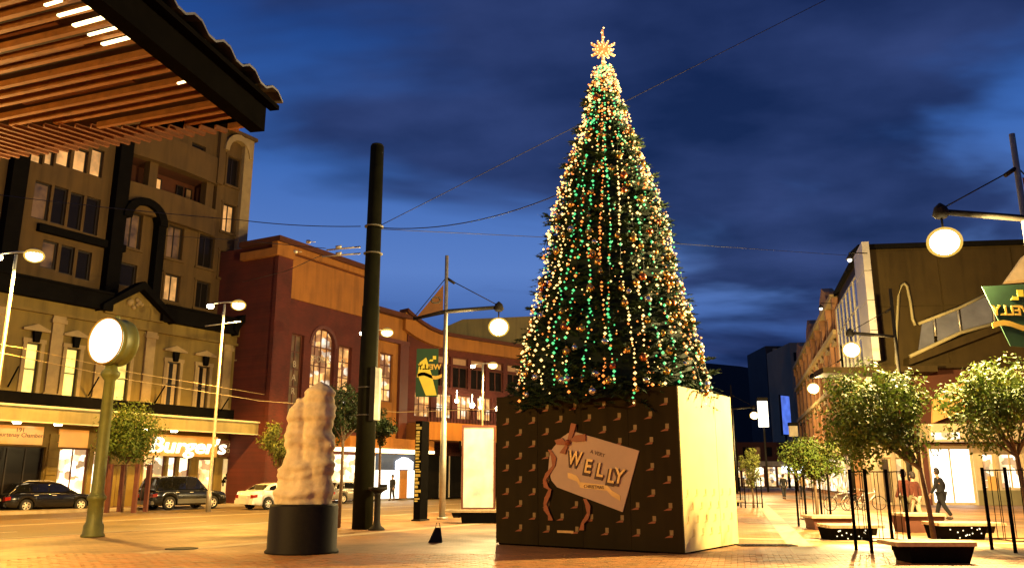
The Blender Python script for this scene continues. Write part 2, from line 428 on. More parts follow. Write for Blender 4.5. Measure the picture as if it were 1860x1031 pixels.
# ------------------------------------------------------------------ ground, road, paving
def sheet(name, poly, z, m, kind='structure', thick=0.0):
    mb = MB(); n = len(poly)
    vs = [(x, y, z) for x, y in poly]
    mb.add(vs, [tuple(range(n))])
    if thick:
        b = [(x, y, z - thick) for x, y in poly]
        mb.add(vs + b, [(i, (i + 1) % n, (i + 1) % n + n, i + n) for i in range(n)])
    o = mb.build(name, m); return tag(o, kind=kind)
M['asphalt'] = mat('asphalt', (0.15, 0.098, 0.036), 0.55, var=0.35, scale=0.5, bump=0.3, bscale=60)
M['paint'] = mat('road_paint', (0.6, 0.52, 0.36), 0.6, var=0.3, scale=4)
M['pave_pale'] = mat('pale_stone_paving', (0.38, 0.28, 0.15), 0.6, var=0.25, scale=1.5, bump=0.15)
M['kerb'] = mat('stone_kerb', (0.34, 0.28, 0.19), 0.8, var=0.2, scale=3)
def paving_mat(name, c1, c2, mortar):
    m = bpy.data.materials.new(name); m.use_nodes = True
    nt = m.node_tree; N = nt.nodes; L = nt.links; b = N['Principled BSDF']
    tc = N.new('ShaderNodeTexCoord'); mp = N.new('ShaderNodeMapping'); mp.inputs['Rotation'].default_value = (0, 0, R(15))
    L.new(tc.outputs['Object'], mp.inputs[0])
    br = N.new('ShaderNodeTexBrick'); br.inputs['Scale'].default_value = 1.0
    br.inputs['Brick Width'].default_value = 0.24; br.inputs['Row Height'].default_value = 0.12; br.inputs['Mortar Size'].default_value = 0.007
    br.inputs['Color1'].default_value = (*c1, 1); br.inputs['Color2'].default_value = (*c2, 1); br.inputs['Mortar'].default_value = (*mortar, 1)
    L.new(mp.outputs[0], br.inputs['Vector'])
    n = N.new('ShaderNodeTexNoise'); n.inputs['Scale'].default_value = 0.35; n.inputs['Detail'].default_value = 7; n.inputs['Roughness'].default_value = 0.65
    L.new(tc.outputs['Object'], n.inputs['Vector'])
    r = N.new('ShaderNodeMapRange'); r.inputs[1].default_value = 0.36; r.inputs[2].default_value = 0.66; r.inputs[3].default_value = 0.45; r.inputs[4].default_value = 1.2
    L.new(n.outputs[0], r.inputs[0])
    mx = N.new('ShaderNodeMixRGB'); mx.blend_type = 'MULTIPLY'; mx.inputs[0].default_value = 1
    L.new(br.outputs[0], mx.inputs[1]); L.new(r.outputs[0], mx.inputs[2]); L.new(mx.outputs[0], b.inputs['Base Color'])
    rr = N.new('ShaderNodeMapRange'); rr.inputs[1].default_value = 0.3; rr.inputs[2].default_value = 0.7; rr.inputs[3].default_value = 0.72; rr.inputs[4].default_value = 0.42
    L.new(n.outputs[0], rr.inputs[0]); L.new(rr.outputs[0], b.inputs['Roughness'])
    bp = N.new('ShaderNodeBump'); bp.inputs['Strength'].default_value = 0.35; bp.inputs['Distance'].default_value = 0.006; bp.invert = True
    L.new(br.outputs[1], bp.inputs['Height']); L.new(bp.outputs[0], b.inputs['Normal'])
    return m
M['paving'] = paving_mat('brick_paving', (0.36, 0.165, 0.048), (0.27, 0.122, 0.035), (0.13, 0.07, 0.022))

E1 = Vector((0.505, 0.863)); N1 = Vector((0.863, -0.505))
K0 = Vector((-13.6, 23.0))
ka = K0 - E1 * 60; kb = K0 + E1 * 45
ER = Vector((0.257, 0.966)).normalized()
kc = kb + ER * 320
tag(MB().add([(-440, -60, -0.12), (680, -60, -0.12), (680, 640, -0.12), (-440, 640, -0.12)], [(0, 1, 2, 3)]).build('road', M['asphalt']), kind='structure')
sheet('plaza_paving', [tuple(ka), tuple(kb), tuple(kc), (260, 330), (260, -60)][::-1], 0.0, M['paving'], thick=0.12)
fk = Vector(P(5, 731, 39.5).xy)                       # canopy line above the far kerb
fa = fk - E1 * 40; fb = fk + E1 * 160
sheet('far_footpath', [tuple(fa), tuple(fb), tuple(fb - N1 * 60), tuple(fa - N1 * 60)], 0.0, M['pave_pale'], thick=0.12)
def strip(name, a, b, w, z, m, d=None, kind='structure', h=0.0):
    a = Vector(a[:2]); b = Vector(b[:2]); t = (b - a).normalized(); n = Vector((t.y, -t.x)) * w / 2
    mb = MB()
    q = [a - n, b - n, b + n, a + n]
    if h: mb.hexa([(*p, z - h) for p in q] + [(*p, z) for p in q])
    else: mb.add([(*p, z) for p in q], [(0, 1, 2, 3)])
    return tag(mb.build(name, m), kind=kind)
strip('near_kerb', ka, kb, 0.3, 0.006, M['kerb'], h=0.135)
strip('far_kerb', fa, fb, 0.3, 0.006, M['kerb'], h=0.135)
# lane lines
mb = MB()
for off, dash in ((4.6, 3.0), (8.2, 0), (8.5, 0), (12.0, 3.0)):
    c = K0 - N1 * off
    s = -30.0
    while s < 60:
        ln = dash if dash else 90
        a = c + E1 * s; b = c + E1 * (s + ln); n = N1 * 0.06
        mb.add([(*(a - n), -0.116), (*(b - n), -0.116), (*(b + n), -0.116), (*(a + n), -0.116)], [(0, 1, 2, 3)])
        s += ln + 4.5
tag(mb.build('road_markings', M['paint']), kind='structure')
# pale stone bands in the plaza
EP = Vector((ER.y, -ER.x))
b0 = Vector(G(1475, 1015).xy)
strip('paving_band', b0 - ER * 6, b0 + ER * 60, 0.55, 0.004, M['pave_pale'])
strip('paving_band', b0 + EP * 4.2 - ER * 6, b0 + EP * 4.2 + ER * 60, 0.55, 0.004, M['pave_pale'])
strip('paving_band', b0 - EP * 3.2 + ER * 5.5, b0 + EP * 9 + ER * 5.5, 0.45, 0.008, M['pave_pale'])
strip('paving_band', b0 - EP * 1.2 + ER * 14, b0 + EP * 9 + ER * 14, 0.45, 0.008, M['pave_pale'])
b1 = Vector(G(760, 960).xy)
strip('paving_band', b1 - E1 * 10, b1 + E1 * 12, 0.5, 0.004, M['pave_pale'])
# loose-laid bricks of the foreground, real joints and relief
BR = [mat('paving_brick_brown', (0.32, 0.15, 0.043), 0.55, var=0.2, scale=9), mat('paving_brick_red', (0.35, 0.145, 0.04), 0.55, var=0.2, scale=9), mat('paving_brick_dark', (0.22, 0.12, 0.04), 0.5, var=0.2, scale=9)]
mb = MB()
for i in range(-44, 90):
    for j in range(-8, 62):
        x = i * 0.24 + (0.12 if j % 2 else 0.0); y = 13.0 + j * 0.12
        a = R(-15); X = x * math.cos(a) - (y - 13) * math.sin(a); Y = 13 + x * math.sin(a) + (y - 13) * math.cos(a)
        if not (12.9 < Y < 18.6 and abs(X) < Y * 0.66 + 0.4): continue
        hx, hy = 0.114, 0.055; z = 0.009 + rnd.uniform(-0.002, 0.003)
        q = []
        for dx, dy in ((-hx, -hy), (hx, -hy), (hx, hy), (-hx, hy)):
            q.append((X + dx * math.cos(a) - dy * math.sin(a), Y + dx * math.sin(a) + dy * math.cos(a)))
        tl = rnd.uniform(-0.0015, 0.0015)
        vs = [(*q[k], z + (tl if k in (0, 3) else -tl)) for k in range(4)] + [(*p, 0.001) for p in q]
        mb.add(vs, [(0, 1, 2, 3), (0, 4, 5, 1), (1, 5, 6, 2), (2, 6, 7, 3), (3, 7, 4, 0)], rnd.choice((0, 0, 0, 1, 1, 2)))
tag(mb.build('brick_field', BR, fix=False), kind='stuff')
# hill beyond the street
mb = MB(); N_ = 60; vs = []
for i in range(N_ + 1):
    x = -420 + 1080 * i / N_
    h = 71 + 5 * math.sin(i * 0.31 + 1) + 2.5 * math.sin(i * 0.9) - 0.00006 * (x - 150) ** 2 + rnd.uniform(-0.7, 0.7)
    vs += [(x, 500, max(h, 12)), (x, 390, -1), (x, 600, -1)]
for i in range(N_):
    a = i * 3; mb.add([vs[a], vs[a + 3], vs[a + 4], vs[a + 1]], [(0, 1, 2, 3)]); mb.add([vs[a], vs[a + 3], vs[a + 5], vs[a + 2]], [(0, 1, 2, 3)])
M['hill'] = mat('dark_wooded_hill', (0.012, 0.012, 0.010), 0.95, var=0.3, scale=0.02)
tag(mb.build('hill', M['hill']), kind='structure')

# ------------------------------------------------------------------ building helpers
def wall(mb, F, s0, s1, z0, z1, holes, depth=0.22, mi=0):
    ss = sorted({s0, s1} | {min(max(h[k], s0), s1) for h in holes for k in (0, 1)})
    zs = sorted({z0, z1} | {min(max(h[k], z0), z1) for h in holes for k in (2, 3)})
    for a, b in zip(ss, ss[1:]):
        if b - a < 1e-4: continue
        for c, d in zip(zs, zs[1:]):
            if d - c < 1e-4: continue
            m_, n_ = (a + b) / 2, (c + d) / 2
            if any(h[0] < m_ < h[1] and h[2] < n_ < h[3] for h in holes): continue
            mb.quad(F.pt(a, c), F.pt(b, c), F.pt(b, d), F.pt(a, d), mi)
    for h in holes:
        a, b, c, d = h[:4]
        for p, q in (((a, c), (b, c)), ((b, c), (b, d)), ((b, d), (a, d)), ((a, d), (a, c))):
            mb.quad(F.pt(*p), F.pt(*q), F.pt(*q, -depth), F.pt(*p, -depth), mi)
    return mb
def window(F, par, r, pane, frame, nx=1, ny=1, depth=0.16, w=0.07, curtain=False, name='window'):
    a, b, c, d = r
    mb = MB()
    for x0, x1, y0, y1 in ((a, a + w, c, d), (b - w, b, c, d), (a + w, b - w, c, c + w), (a + w, b - w, d - w, d)):
        mb.fbox(F, x0, x1, y0, y1, -depth - 0.06, -depth + 0.03)
    for i in range(1, nx):
        x = a + (b - a) * i / nx; mb.fbox(F, x - w * 0.4, x + w * 0.4, c + w, d - w, -depth - 0.05, -depth + 0.02)
    for j in range(1, ny):
        y = c + (d - c) * j / ny; mb.fbox(F, a + w, b - w, y - w * 0.4, y + w * 0.4, -depth - 0.052, -depth + 0.018)
    f = mb.build(name, frame, par)
    g = MB(); g.quad(F.pt(a + 0.01, c + 0.01, -depth - 0.03), F.pt(b - 0.01, c + 0.01, -depth - 0.03), F.pt(b - 0.01, d - 0.01, -depth - 0.03), F.pt(a + 0.01, d - 0.01, -depth - 0.03))
    g.build('pane', pane, f)
    if curtain:
        cb = MB(); k = 0.26 * (b - a)
        for x0 in (a + w, b - w - k):
            nf = 5
            for i in range(nf):
                xa, xb = x0 + k * i / nf, x0 + k * (i + 1) / nf
                cb.quad(F.pt(xa, c + w, -depth - 0.026 + 0.018 * (i % 2)), F.pt(xb, c + w, -depth - 0.026 + 0.018 * ((i + 1) % 2)), F.pt(xb, d - w, -depth - 0.026 + 0.018 * ((i + 1) % 2)), F.pt(xa, d - w, -depth - 0.026 + 0.018 * (i % 2)))
        cb.build('curtain', M['curtain'], f)
    return f
def block(mb, F, s0, s1, z0, z1, back, mi=0):     # sides, roof and back behind a facade
    A, B = F.pt(s0, z0), F.pt(s1, z0); C, D = F.pt(s1, z0, -back), F.pt(s0, z0, -back)
    up = Vector((0, 0, z1 - z0))
    mb.quad(A, D, D + up, A + up, mi); mb.quad(B, C, C + up, B + up, mi); mb.quad(C, D, D + up, C + up, mi)
    mb.quad(A + up, B + up, C + up, D + up, mi)
    return mb

FK = Face(fk, E1)                 # canopy front
FV = FK.off(-2.6)                 # old two-storey facade
FH = FK.off(-4.6)                 # hotel above and behind it

# ------------------------------------------------------------------ victorian two-storey building
vb = empty('victorian_building', FV.pt(FV.s_(200), 0), 'olive stuccoed two-storey building with dark pediments and tall sash windows above shop canopy', 'building')
VS0, VS1 = FV.s_(-70, 620), FV.s_(487, 680)
VZ0 = FK.z_(5, 731) - 0.1
VZT = FV.z_(120, 540)
vw = [(43, 620, 69, 706, 'win_yellow'), (116, 632, 141, 710, 'win_yellow'), (209, 646, 233, 721, 'win_yellow'), (299, 656, 323, 742, 'glass_dark'), (355, 665, 377, 745, 'glass_dark'), (429, 666, 448, 752, 'glass_dark')]
holes = [FV.rect(*w[:4]) for w in vw]
zb_ = min(h[2] for h in holes); zt_ = sum(h[3] for h in holes[:5]) / 5
holes = [(h[0], h[1], zb_ + 0.1, zt_) for h in holes]
# shop openings
shops = [(-60, 800, 78, 925, 'glass_dark'), (103, 812, 158, 925, 'shop_white'), (166, 815, 198, 925, 'shop_white'), (258, 822, 299, 925, 'shop_warm'), (303, 828, 319, 925, 'shop_white'), (323, 828, 344, 925, 'shop_white'), (358, 832, 388, 925, 'shop_warm'), (430, 835, 452, 925, 'glass_dark')]
GZ = VZ0 - 0.9
sh = []
for (u0, v0, u1, v1, m_) in shops:
    r = FV.rect(u0, v0, u1, v1); sh.append((r[0], r[1], 0.35 if m_ != 'glass_dark' else 0.02, min(r[3], GZ - 0.9)))
mb = MB(); wall(mb, FV, VS0, VS1, VZ0, VZT, holes); wall(mb, FV, VS0, VS1, 0, VZ0, sh, 0.3)
block(mb, FV, VS0, VS1, 0, VZT, 10)
mb.build('wall', M['render'], vb)
for h, w in zip(holes, vw):
    f = window(FV, vb, h, M[w[4]], M['frame_dark'], 1, 2, curtain=(w[4] == 'glass_dark'))
    sb = MB(); a, b, c, d = h; t = 0.2
    sb.fbox(FV, a - t, a, c - 0.1, d, 0, 0.09); sb.fbox(FV, b, b + t, c - 0.1, d, 0, 0.09)
    sb.fbox(FV, a - t - 0.05, b + t + 0.05, d, d + 0.22, 0, 0.11); sb.fbox(FV, a - t - 0.12, b + t + 0.12, c - 0.26, c - 0.1, 0, 0.2)
    sb.fprism(FV, [(a - 0.35, d + 0.62), (b + 0.35, d + 0.62), (b + 0.35, d + 0.72), ((a + b) / 2, d + 1.0), (a - 0.35, d + 0.72)], 0, 0.22)
    sb.build('window_surround', M['stone_trim'], vb)
    kb_ = MB(); m_ = (a + b) / 2
    kb_.fprism(FV, [(m_ - 0.13, d + 0.02), (m_ + 0.13, d + 0.02), (m_ + 0.2, d + 0.6), (m_ - 0.2, d + 0.6)], 0.112, 0.3)
    kb_.build('keystone', M['slate'], vb)
for i, u in enumerate((-20, 92, 178, 265, 408, 473)):
    s = FV.s_(u, 690); p = MB(); w = 0.32
    p.fbox(FV, s - w, s + w, VZ0, VZT - 1.5, 0, 0.14); p.fbox(FV, s - w - 0.1, s + w + 0.1, VZ0, VZ0 + 1.0, 0, 0.2)
    p.fbox(FV, s - w - 0.1, s + w + 0.1, VZT - 1.5, VZT - 1.28, 0, 0.22); p.fbox(FV, s - w - 0.04, s + w + 0.04, VZT - 1.28, VZT - 1.1, 0, 0.17)
    p.build('pilaster', M['stone_trim'], vb)
p = MB(); p.fbox(FV, VS0, VS1, VZT - 1.1, VZT - 0.95, 0, 0.25); p.fbox(FV, VS0, VS1, VZT - 0.95, VZT - 0.1, 0, 0.1); p.build('entablature', M['render'], vb)
# cornice runs between the pediments, their shade put into the slate colour
zc0 = FV.z_(120, 553); zc1 = FV.z_(120, 523)
def s_at(u, v): return FV.uv(u, v)[0]
pedL, pedR, pedA = s_at(186, 562), s_at(292, 585), s_at(245, 530)
arL, arR = s_at(412, 600), s_at(487, 620)
c = MB(); c.fbox(FV, VS0, pedL + 0.3, zc0, zc1, -0.3, 0.55); c.fbox(FV, pedR - 0.3, arL + 0.3, zc0, zc1, -0.3, 0.55)
c.fbox(FV, VS0, pedL + 0.2, zc1, zc1 + 0.12, -0.3, 0.7); c.fbox(FV, pedR - 0.2, arL + 0.2, zc1, zc1 + 0.12, -0.3, 0.7)
c.build('cornice', M['slate'], vb)
zap = zc1 + 1.15
pd = MB(); pd.fprism(FV, [(pedL, zc0 - 0.1), (pedR, zc0 - 0.1), (pedR, zc0 + 0.3), (pedA, zap - 0.5), (pedL, zc0 + 0.3)], -0.3, 0.3); pd.build('pediment', M['render'], vb)
pk = MB(); pk.fband(FV, [(pedL - 0.5, zc0 + 0.25), (pedA, zap), (pedR + 0.5, zc0 + 0.25)], [(pedL - 0.5, zc0 - 0.1), (pedA, zap - 0.5), (pedR + 0.5, zc0 - 0.1)], 0.0, 0.85); pk.build('pediment_cornice', M['slate'], vb)
od = MB()
for k in range(9):
    od.ball(FV.pt(pedA + rnd.uniform(-0.5, 0.5), zap - 1.35 + rnd.uniform(-0.35, 0.3), 0.33), rnd.uniform(0.1, 0.22), 6, 4)
od.build('carved_ornament', M['stone_trim'], vb)
am, aw = (arL + arR) / 2, (arR - arL) / 2
arc = [(am - aw * math.cos(math.pi * i / 12), zc0 + 0.25 + 1.35 * math.sin(math.pi * i / 12)) for i in range(13)]
arc2 = [(am - (aw - 0.35) * math.cos(math.pi * i / 12), zc0 - 0.1 + 1.25 * math.sin(math.pi * i / 12)) for i in range(13)]
pa = MB(); pa.fprism(FV, arc2[::-1], -0.3, 0.3); pa.build('arched_gable', M['render'], vb)
pa = MB(); pa.fband(FV, arc, arc2, 0, 0.75); pa.build('arched_cornice', M['slate'], vb)
d_ = MB(); d_.fbox(FV, VS0, VS1, VZ0 - 0.02, zb_ + 0.22, 0, 0.34); d_.build('sill_band', M['slate'], vb)
for u, v in ((17, 668), (162, 687), (282, 702), (397, 725)):
    s, z = FV.uv(u, v); t = MB(); t.tube([FV.pt(s, z - 0.95, 0.1), FV.pt(s - 0.15, z, 1.1)], 0.045, 6); t.build('flag_bracket', M['black'], vb)
# canopy over the footpath
cz = FK.z_(5, 731); CS0, CS1 = FK.s_(-80, 745), FK.s_(513, 778)
cb = MB(); cb.fbox(FK, CS0, CS1, cz - 0.78, cz - 0.1, -0.12, 0.0); cb.build('canopy_fascia', M['fascia_olive'], vb)
cb = MB(); cb.fbox(FK, CS0, CS1, cz - 0.1, cz, -0.2, 0.12); cb.fbox(FK, CS0, CS1, cz - 0.84, cz - 0.78, -0.14, 0.03); cb.build('canopy_trim', M['pale_edge'], vb)
cb = MB(); cb.fbox(FK, CS0, CS1, cz - 0.7, cz - 0.3, -2.58, -0.122); cb.build('canopy_soffit', M['orange_render'], vb)
for i, u in enumerate((52, 128, 290, 340, 480)):
    s = FK.s_(u, 795); lp = MB(); lp.lathe([(0.16, 0), (0.22, 0.1), (0.1, 0.14)], FK.pt(s, cz - 0.86, -1.2), 10); lp.build('soffit_lamp', M['lamp_white'], vb)
# shop panes, signs and stall boards
for r, s_ in zip(sh, shops):
    window(FV, vb, r, M[s_[4]], M['frame_red'] if s_[4] != 'glass_dark' else M['frame_dark'], max(1, round((r[1] - r[0]) / 1.0)), 1, depth=0.22, w=0.08, name='shop_window')
def board(F, name, u0, v0, u1, v1, m_, par, d0=0.02, d1=0.14):
    r = F.rect(u0, v0, u1, v1); b_ = MB(); b_.fbox(F, r[0], r[1], r[2], r[3], d0, d1); o = b_.build(name, m_, par); return o, r
M['sign_orange'] = emit('orange_sign_board', (1.0, 0.36, 0.035), 0.55, var=0.3, scale=0.8, base=(0.5, 0.25, 0.08))
o, r = board(FV, 'shop_sign', -30, 772, 76, 806, M['sign_orange'], vb)
text_on('sign_lettering', 'Courtenay Chambers', 0.3, FV, FV.s_(33, 790), FV.z_(33, 793), 0.15, M['frame_red'], vb, ext=0.005)
text_on('sign_lettering', '191', 0.32, FV, FV.s_(33, 790), FV.z_(33, 784), 0.15, M['frame_red'], vb, ext=0.005)
board(FV, 'shop_sign', 105, 780, 158, 812, M['sign_orange'], vb)
o, r = board(FV, 'shop_sign', 258, 790, 392, 828, M['sign_orange'], vb)
text_on('sign_lettering', "Burger's", 1.25, FV, FV.s_(340, 810), FV.z_(340, 822), 0.2, M['sign_white'], vb, ext=0.04, bold=0.02, shear=0.15, sx=1.35)
M['sign_brown'] = mat('brown_sign_board', (0.12, 0.05, 0.025), 0.6, var=0.5, scale=2.5)
o, r = board(FV, 'shop_sign', 396, 800, 453, 830, M['sign_brown'], vb, 0.02, 0.18)
text_on('sign_lettering', 'CAFE BAR', 0.42, FV, FV.s_(424, 815), FV.z_(424, 813), 0.19, M['frame_pale'], vb, ext=0.005)
text_on('sign_lettering', 'Open late', 0.36, FV, FV.s_(424, 815), FV.z_(424, 822), 0.19, M['sign_amber'], vb, ext=0.005)
M['poster'] = emit('lit_cream_poster', (1.0, 0.75, 0.34), 0.45, var=0.2, base=(0.6, 0.5, 0.3))
o, r = board(FV, 'poster_panel', 403, 833, 427, 897, M['poster'], vb, 0.02, 0.1)
pm = (r[0] + r[1]) / 2; pz = r[3] - (r[3] - r[2]) * 0.34; g = MB()
for k in range(7):                                  # black broken-arrow marks
    a0 = pm + (-0.5 + 0.16 * k) * 0.9; z0 = pz - 0.65 + 0.2 * k
    g.fbox(FV, a0 - 0.16, a0 + 0.16, z0 - 0.09, z0 + 0.09, 0.1, 0.115); g.fbox(FV, a0 - 0.1 + 0.3 * (k % 2), a0 + 0.02 + 0.3 * (k % 2), z0 - 0.3, z0 + 0.2, 0.1, 0.112)
g.build('poster_mark', M['black'], vb)
for u0, u1 in ((82, 102), (452, 471)):
    for j in range(9):
        a0, a1 = FV.s_(u0, 850), FV.s_(u1, 850); z0 = j * (GZ - 0.2) / 9
        q = MB(); q.fbox(FV, a0, a1, z0 + 0.02, z0 + (GZ - 0.2) / 9 - 0.02, 0.0, 0.13); q.build('pier_stone', M['render'], vb)
q = MB(); q.tube([FV.pt(FV.s_(479, 850), 0, 0.35), FV.pt(FV.s_(479, 850), GZ, 0.35)], 0.24, 12); q.build('column', M['frame_red'], vb)

# ------------------------------------------------------------------ hotel rising behind it
hb = empty('hotel_building', FH.pt(FH.s_(200), 0), 'tall beige hotel with black vertical strips, arched hood and rows of dark windows', 'building')
HS0, HS1 = FH.s_(-110, 430), FH.s_(446, 380)
HZT = FH.z_(440, 252)
hz0 = VZT - 0.3
hw = [(60, 330, 91, 399, 'win_dim', 1), (95, 339, 121, 408, 'glass_dark', 1), (125, 350, 150, 417, 'glass_dark', 1), (154, 358, 180, 426, 'glass_dark', 1),
      (56, 278, 78, 296, 'win_amber', 1), (82, 272, 99, 300, 'win_amber', 1), (103, 268, 129, 302, 'win_amber', 1), (134, 270, 160, 312, 'win_amber', 1), (165, 270, 188, 321, 'win_amber', 1),
      (75, 437, 104, 488, 'win_dim', 1), (109, 446, 134, 498, 'glass_dark', 1), (139, 455, 165, 508, 'glass_dark', 1),
      (223, 385, 257, 450, 'win_dim', 2), (216, 478, 248, 520, 'glass_dark', 1), (303, 410, 332, 470, 'win_dim', 2), (360, 427, 388, 486, 'glass_dark', 2),
      (298, 498, 326, 547, 'win_amber', 2), (355, 511, 380, 560, 'glass_dark', 2), (412, 286, 434, 338, 'glass_dark', 2), (404, 371, 426, 422, 'win_amber', 2), (398, 457, 419, 506, 'glass_dark', 2),
      (262, 262, 300, 276, 'glass_dark', 1), (348, 262, 374, 282, 'glass_dark', 1)]
hh = [FH.rect(*w[:4]) for w in hw]
tr = FH.rect(224, 297, 392, 342)                     # terrace recess
zt2 = FH.z_(224, 274); zb2 = FH.z_(224, 330)
terr = (FH.s_(224, 300), FH.s_(393, 360), zb2, zt2)
mb = MB(); wall(mb, FH, HS0, HS1, 0, HZT, hh + [terr], 0.3); block(mb, FH, HS0, HS1, 0, HZT, 14)
mb.build('wall', M['hotel'], hb)
for h, w in zip(hh, hw):
    window(FH, hb, h, M[w[4]], M['frame_dark'], w[5], 1, depth=0.2, w=0.09)
    if w[5] == 2:
        t = MB(); a, b, c_, d = h
        t.fbox(FH, a - 0.2, b + 0.2, c_ - 0.18, c_ - 0.02, 0, 0.12); t.fbox(FH, a - 0.14, a - 0.01, c_ - 0.02, d, 0, 0.05); t.fbox(FH, b + 0.01, b + 0.14, c_ - 0.02, d, 0, 0.05); t.fbox(FH, a - 0.2, b + 0.2, d + 0.01, d + 0.14, 0, 0.08)
        t.build('window_surround', M['hotel'], hb)
# terrace: red-brown back wall with lit windows
t = MB(); a, b, c_, d = terr
t.quad(FH.pt(a, c_, -1.6), FH.pt(b, c_, -1.6), FH.pt(b, d, -1.6), FH.pt(a, d, -1.6)); t.quad(FH.pt(a, c_, -1.6), FH.pt(a, c_, -0.3), FH.pt(a, d, -0.3), FH.pt(a, d, -1.6)); t.quad(FH.pt(b, c_, -1.6), FH.pt(b, c_, -0.3), FH.pt(b, d, -0.3), FH.pt(b, d, -1.6)); t.quad(FH.pt(a, c_, -1.6), FH.pt(b, c_, -1.6), FH.pt(b, c_, -0.3), FH.pt(a, c_, -0.3)); t.quad(FH.pt(a, d, -1.6), FH.pt(b, d, -1.6), FH.pt(b, d, -0.3), FH.pt(a, d, -0.3))
t.build('terrace_recess', M['hotel_red'], hb)
FT = FH.off(-1.55)
for k, m_ in ((0.36, 'win_amber'), (0.46, 'win_amber'), (0.70, 'glass_dark'), (0.80, 'win_dim')):
    x = a + (b - a) * k
    window(FT, hb, (x, x + (b - a) * 0.075, c_ + 0.3, d - 0.35), M[m_], M['frame_dark'], 1, 1, depth=-0.08, w=0.07)
for k in (0.3, 0.92):
    x = a + (b - a) * k; t = MB(); t.fbox(FH, x - 0.3, x + 0.3, c_, d, -0.6, -0.02); t.build('terrace_pier', M['hotel'], hb)
for (z0, z1, dd, nm) in ((c_ - 1.75, c_ + 0.12, 0.5, 'balcony_parapet'), (d + 0.0, d + 1.9, 0.4, 'upper_parapet')):   # bowed balcony fronts
    t = MB(); n_ = 14
    for i in range(n_):
        x0 = a + (b - a) * i / n_; x1 = a + (b - a) * (i + 1) / n_
        f0 = dd * math.sin(math.pi * (0.08 + 0.84 * i / n_)) + 0.04; f1 = dd * math.sin(math.pi * (0.08 + 0.84 * (i + 1) / n_)) + 0.04
        t.hexa([FH.pt(x0, z0, f0), FH.pt(x1, z0, f1), FH.pt(x1, z0, 0), FH.pt(x0, z0, 0), FH.pt(x0, z1, f0), FH.pt(x1, z1, f1), FH.pt(x1, z1, 0), FH.pt(x0, z1, 0)])
    t.build(nm, M['hotel'], hb)
for (uu, vt) in ((12, 420), (207, 400)):
    s = FH.s_(uu, vt); t = MB(); t.fbox(FH, s - 0.42, s + 0.42, hz0, HZT, 0, 0.6); t.build('black_strip', M['slate'], hb)
sA = FH.s_(207, 400) + 0.42; sB = FH.s_(282, 450)
t = MB(); zs_ = FH.z_(282, 405); t.fbox(FH, sB - 0.3, sB + 0.26, hz0, zs_, 0, 0.6); t.build('black_strip', M['slate'], hb)
mid = (sA + sB) / 2; wd = (sB - sA) / 2
o_ = [(mid - (wd + 0.26) * math.cos(math.pi * i / 12), zs_ - 0.3 + 1.5 * math.sin(math.pi * i / 12)) for i in range(13)]
i_ = [(mid - (wd - 0.3) * math.cos(math.pi * i / 12), zs_ - 0.3 + 1.05 * math.sin(math.pi * i / 12)) for i in range(13)]
t = MB(); t.fband(FH, o_, i_, 0, 0.75); t.build('arched_hood', M['slate'], hb)
zz = FH.z_(110, 424); t = MB(); t.fbox(FH, FH.s_(12) + 0.42, FH.s_(207) - 0.42, zz - 0.22, zz + 0.22, 0, 0.35); t.build('black_strip', M['slate'], hb)
# end bay: pier, arched head, small cornice
sE = HS1; t = MB(); t.fbox(FH, sE - 0.75, sE + 0.06, hz0, HZT, 0, 0.35); t.build('corner_pier', M['stone_trim'], hb)
bm0 = FH.s_(398, 320); bm_ = (bm0 + sE) / 2; bw = (sE - bm0) / 2; zz = FH.z_(420, 280)
o_ = [(bm_ - bw * math.cos(math.pi * i / 10), zz + 1.5 * math.sin(math.pi * i / 10)) for i in range(11)]; i_ = [(bm_ - (bw - 0.35) * math.cos(math.pi * i / 10), zz + 1.05 * math.sin(math.pi * i / 10)) for i in range(11)]
t = MB(); t.fband(FH, o_, i_, 0.0, 0.45); t.build('arched_hood', M['stone_trim'], hb)
t = MB(); t.fbox(FH, bm0 - 0.4, sE + 0.25, HZT, HZT + 0.25, -0.5, 0.5); t.fbox(FH, bm0 - 0.35, bm0 + 0.15, zz - 2.6, HZT, 0, 0.3); t.build('cornice', M['hotel'], hb)
t = MB(); zz = FH.z_(450, 520)      # bowed parapet at the foot of the end bay
c0 = FH.pt(FH.s_(448, 520), 0, -0.6)
t.lathe([(2.1, 0), (2.1, 1.9), (2.25, 1.9), (2.25, 2.2), (0.01, 2.2)], (c0.x, c0.y, zz - 0.9), 20); t.build('bowed_parapet', M['hotel'], hb)

# ------------------------------------------------------------------ red brick building with arched window
eb = Vector((0.479, 0.878)); FB = Face(P(504, 440, 53).xy, eb)
AB = math.atan2(eb.y, eb.x)
M['brick_red'] = brick_mat('dark_red_brick', (0.10, 0.013, 0.005), (0.075, 0.009, 0.004), (0.06, 0.018, 0.010), 1.0, AB)
rb = empty('red_brick_building', FB.pt(5, 0), 'dark red brick building with arched window, orange frieze and dark parapet', 'building')
BZT = FB.z_(504, 440); BS1 = FB.s_(665, 600)
fz1 = FB.z_(526, 462); fz0 = FB.z_(526, 541)
wins = [(526, 606, 549, 760), (563, 596, 606, 770), (613, 628, 637, 770)]
bh = [FB.rect(*w) for w in wins]
zsill = FB.z_(585, 770); bh = [(h[0], h[1], zsill, h[3]) for h in bh]
mb = MB(); wall(mb, FB, 0, BS1, 0, BZT, bh, 0.35); block(mb, FB, 0, BS1, 0, BZT, 12); mb.build('wall', M['brick_red'], rb)
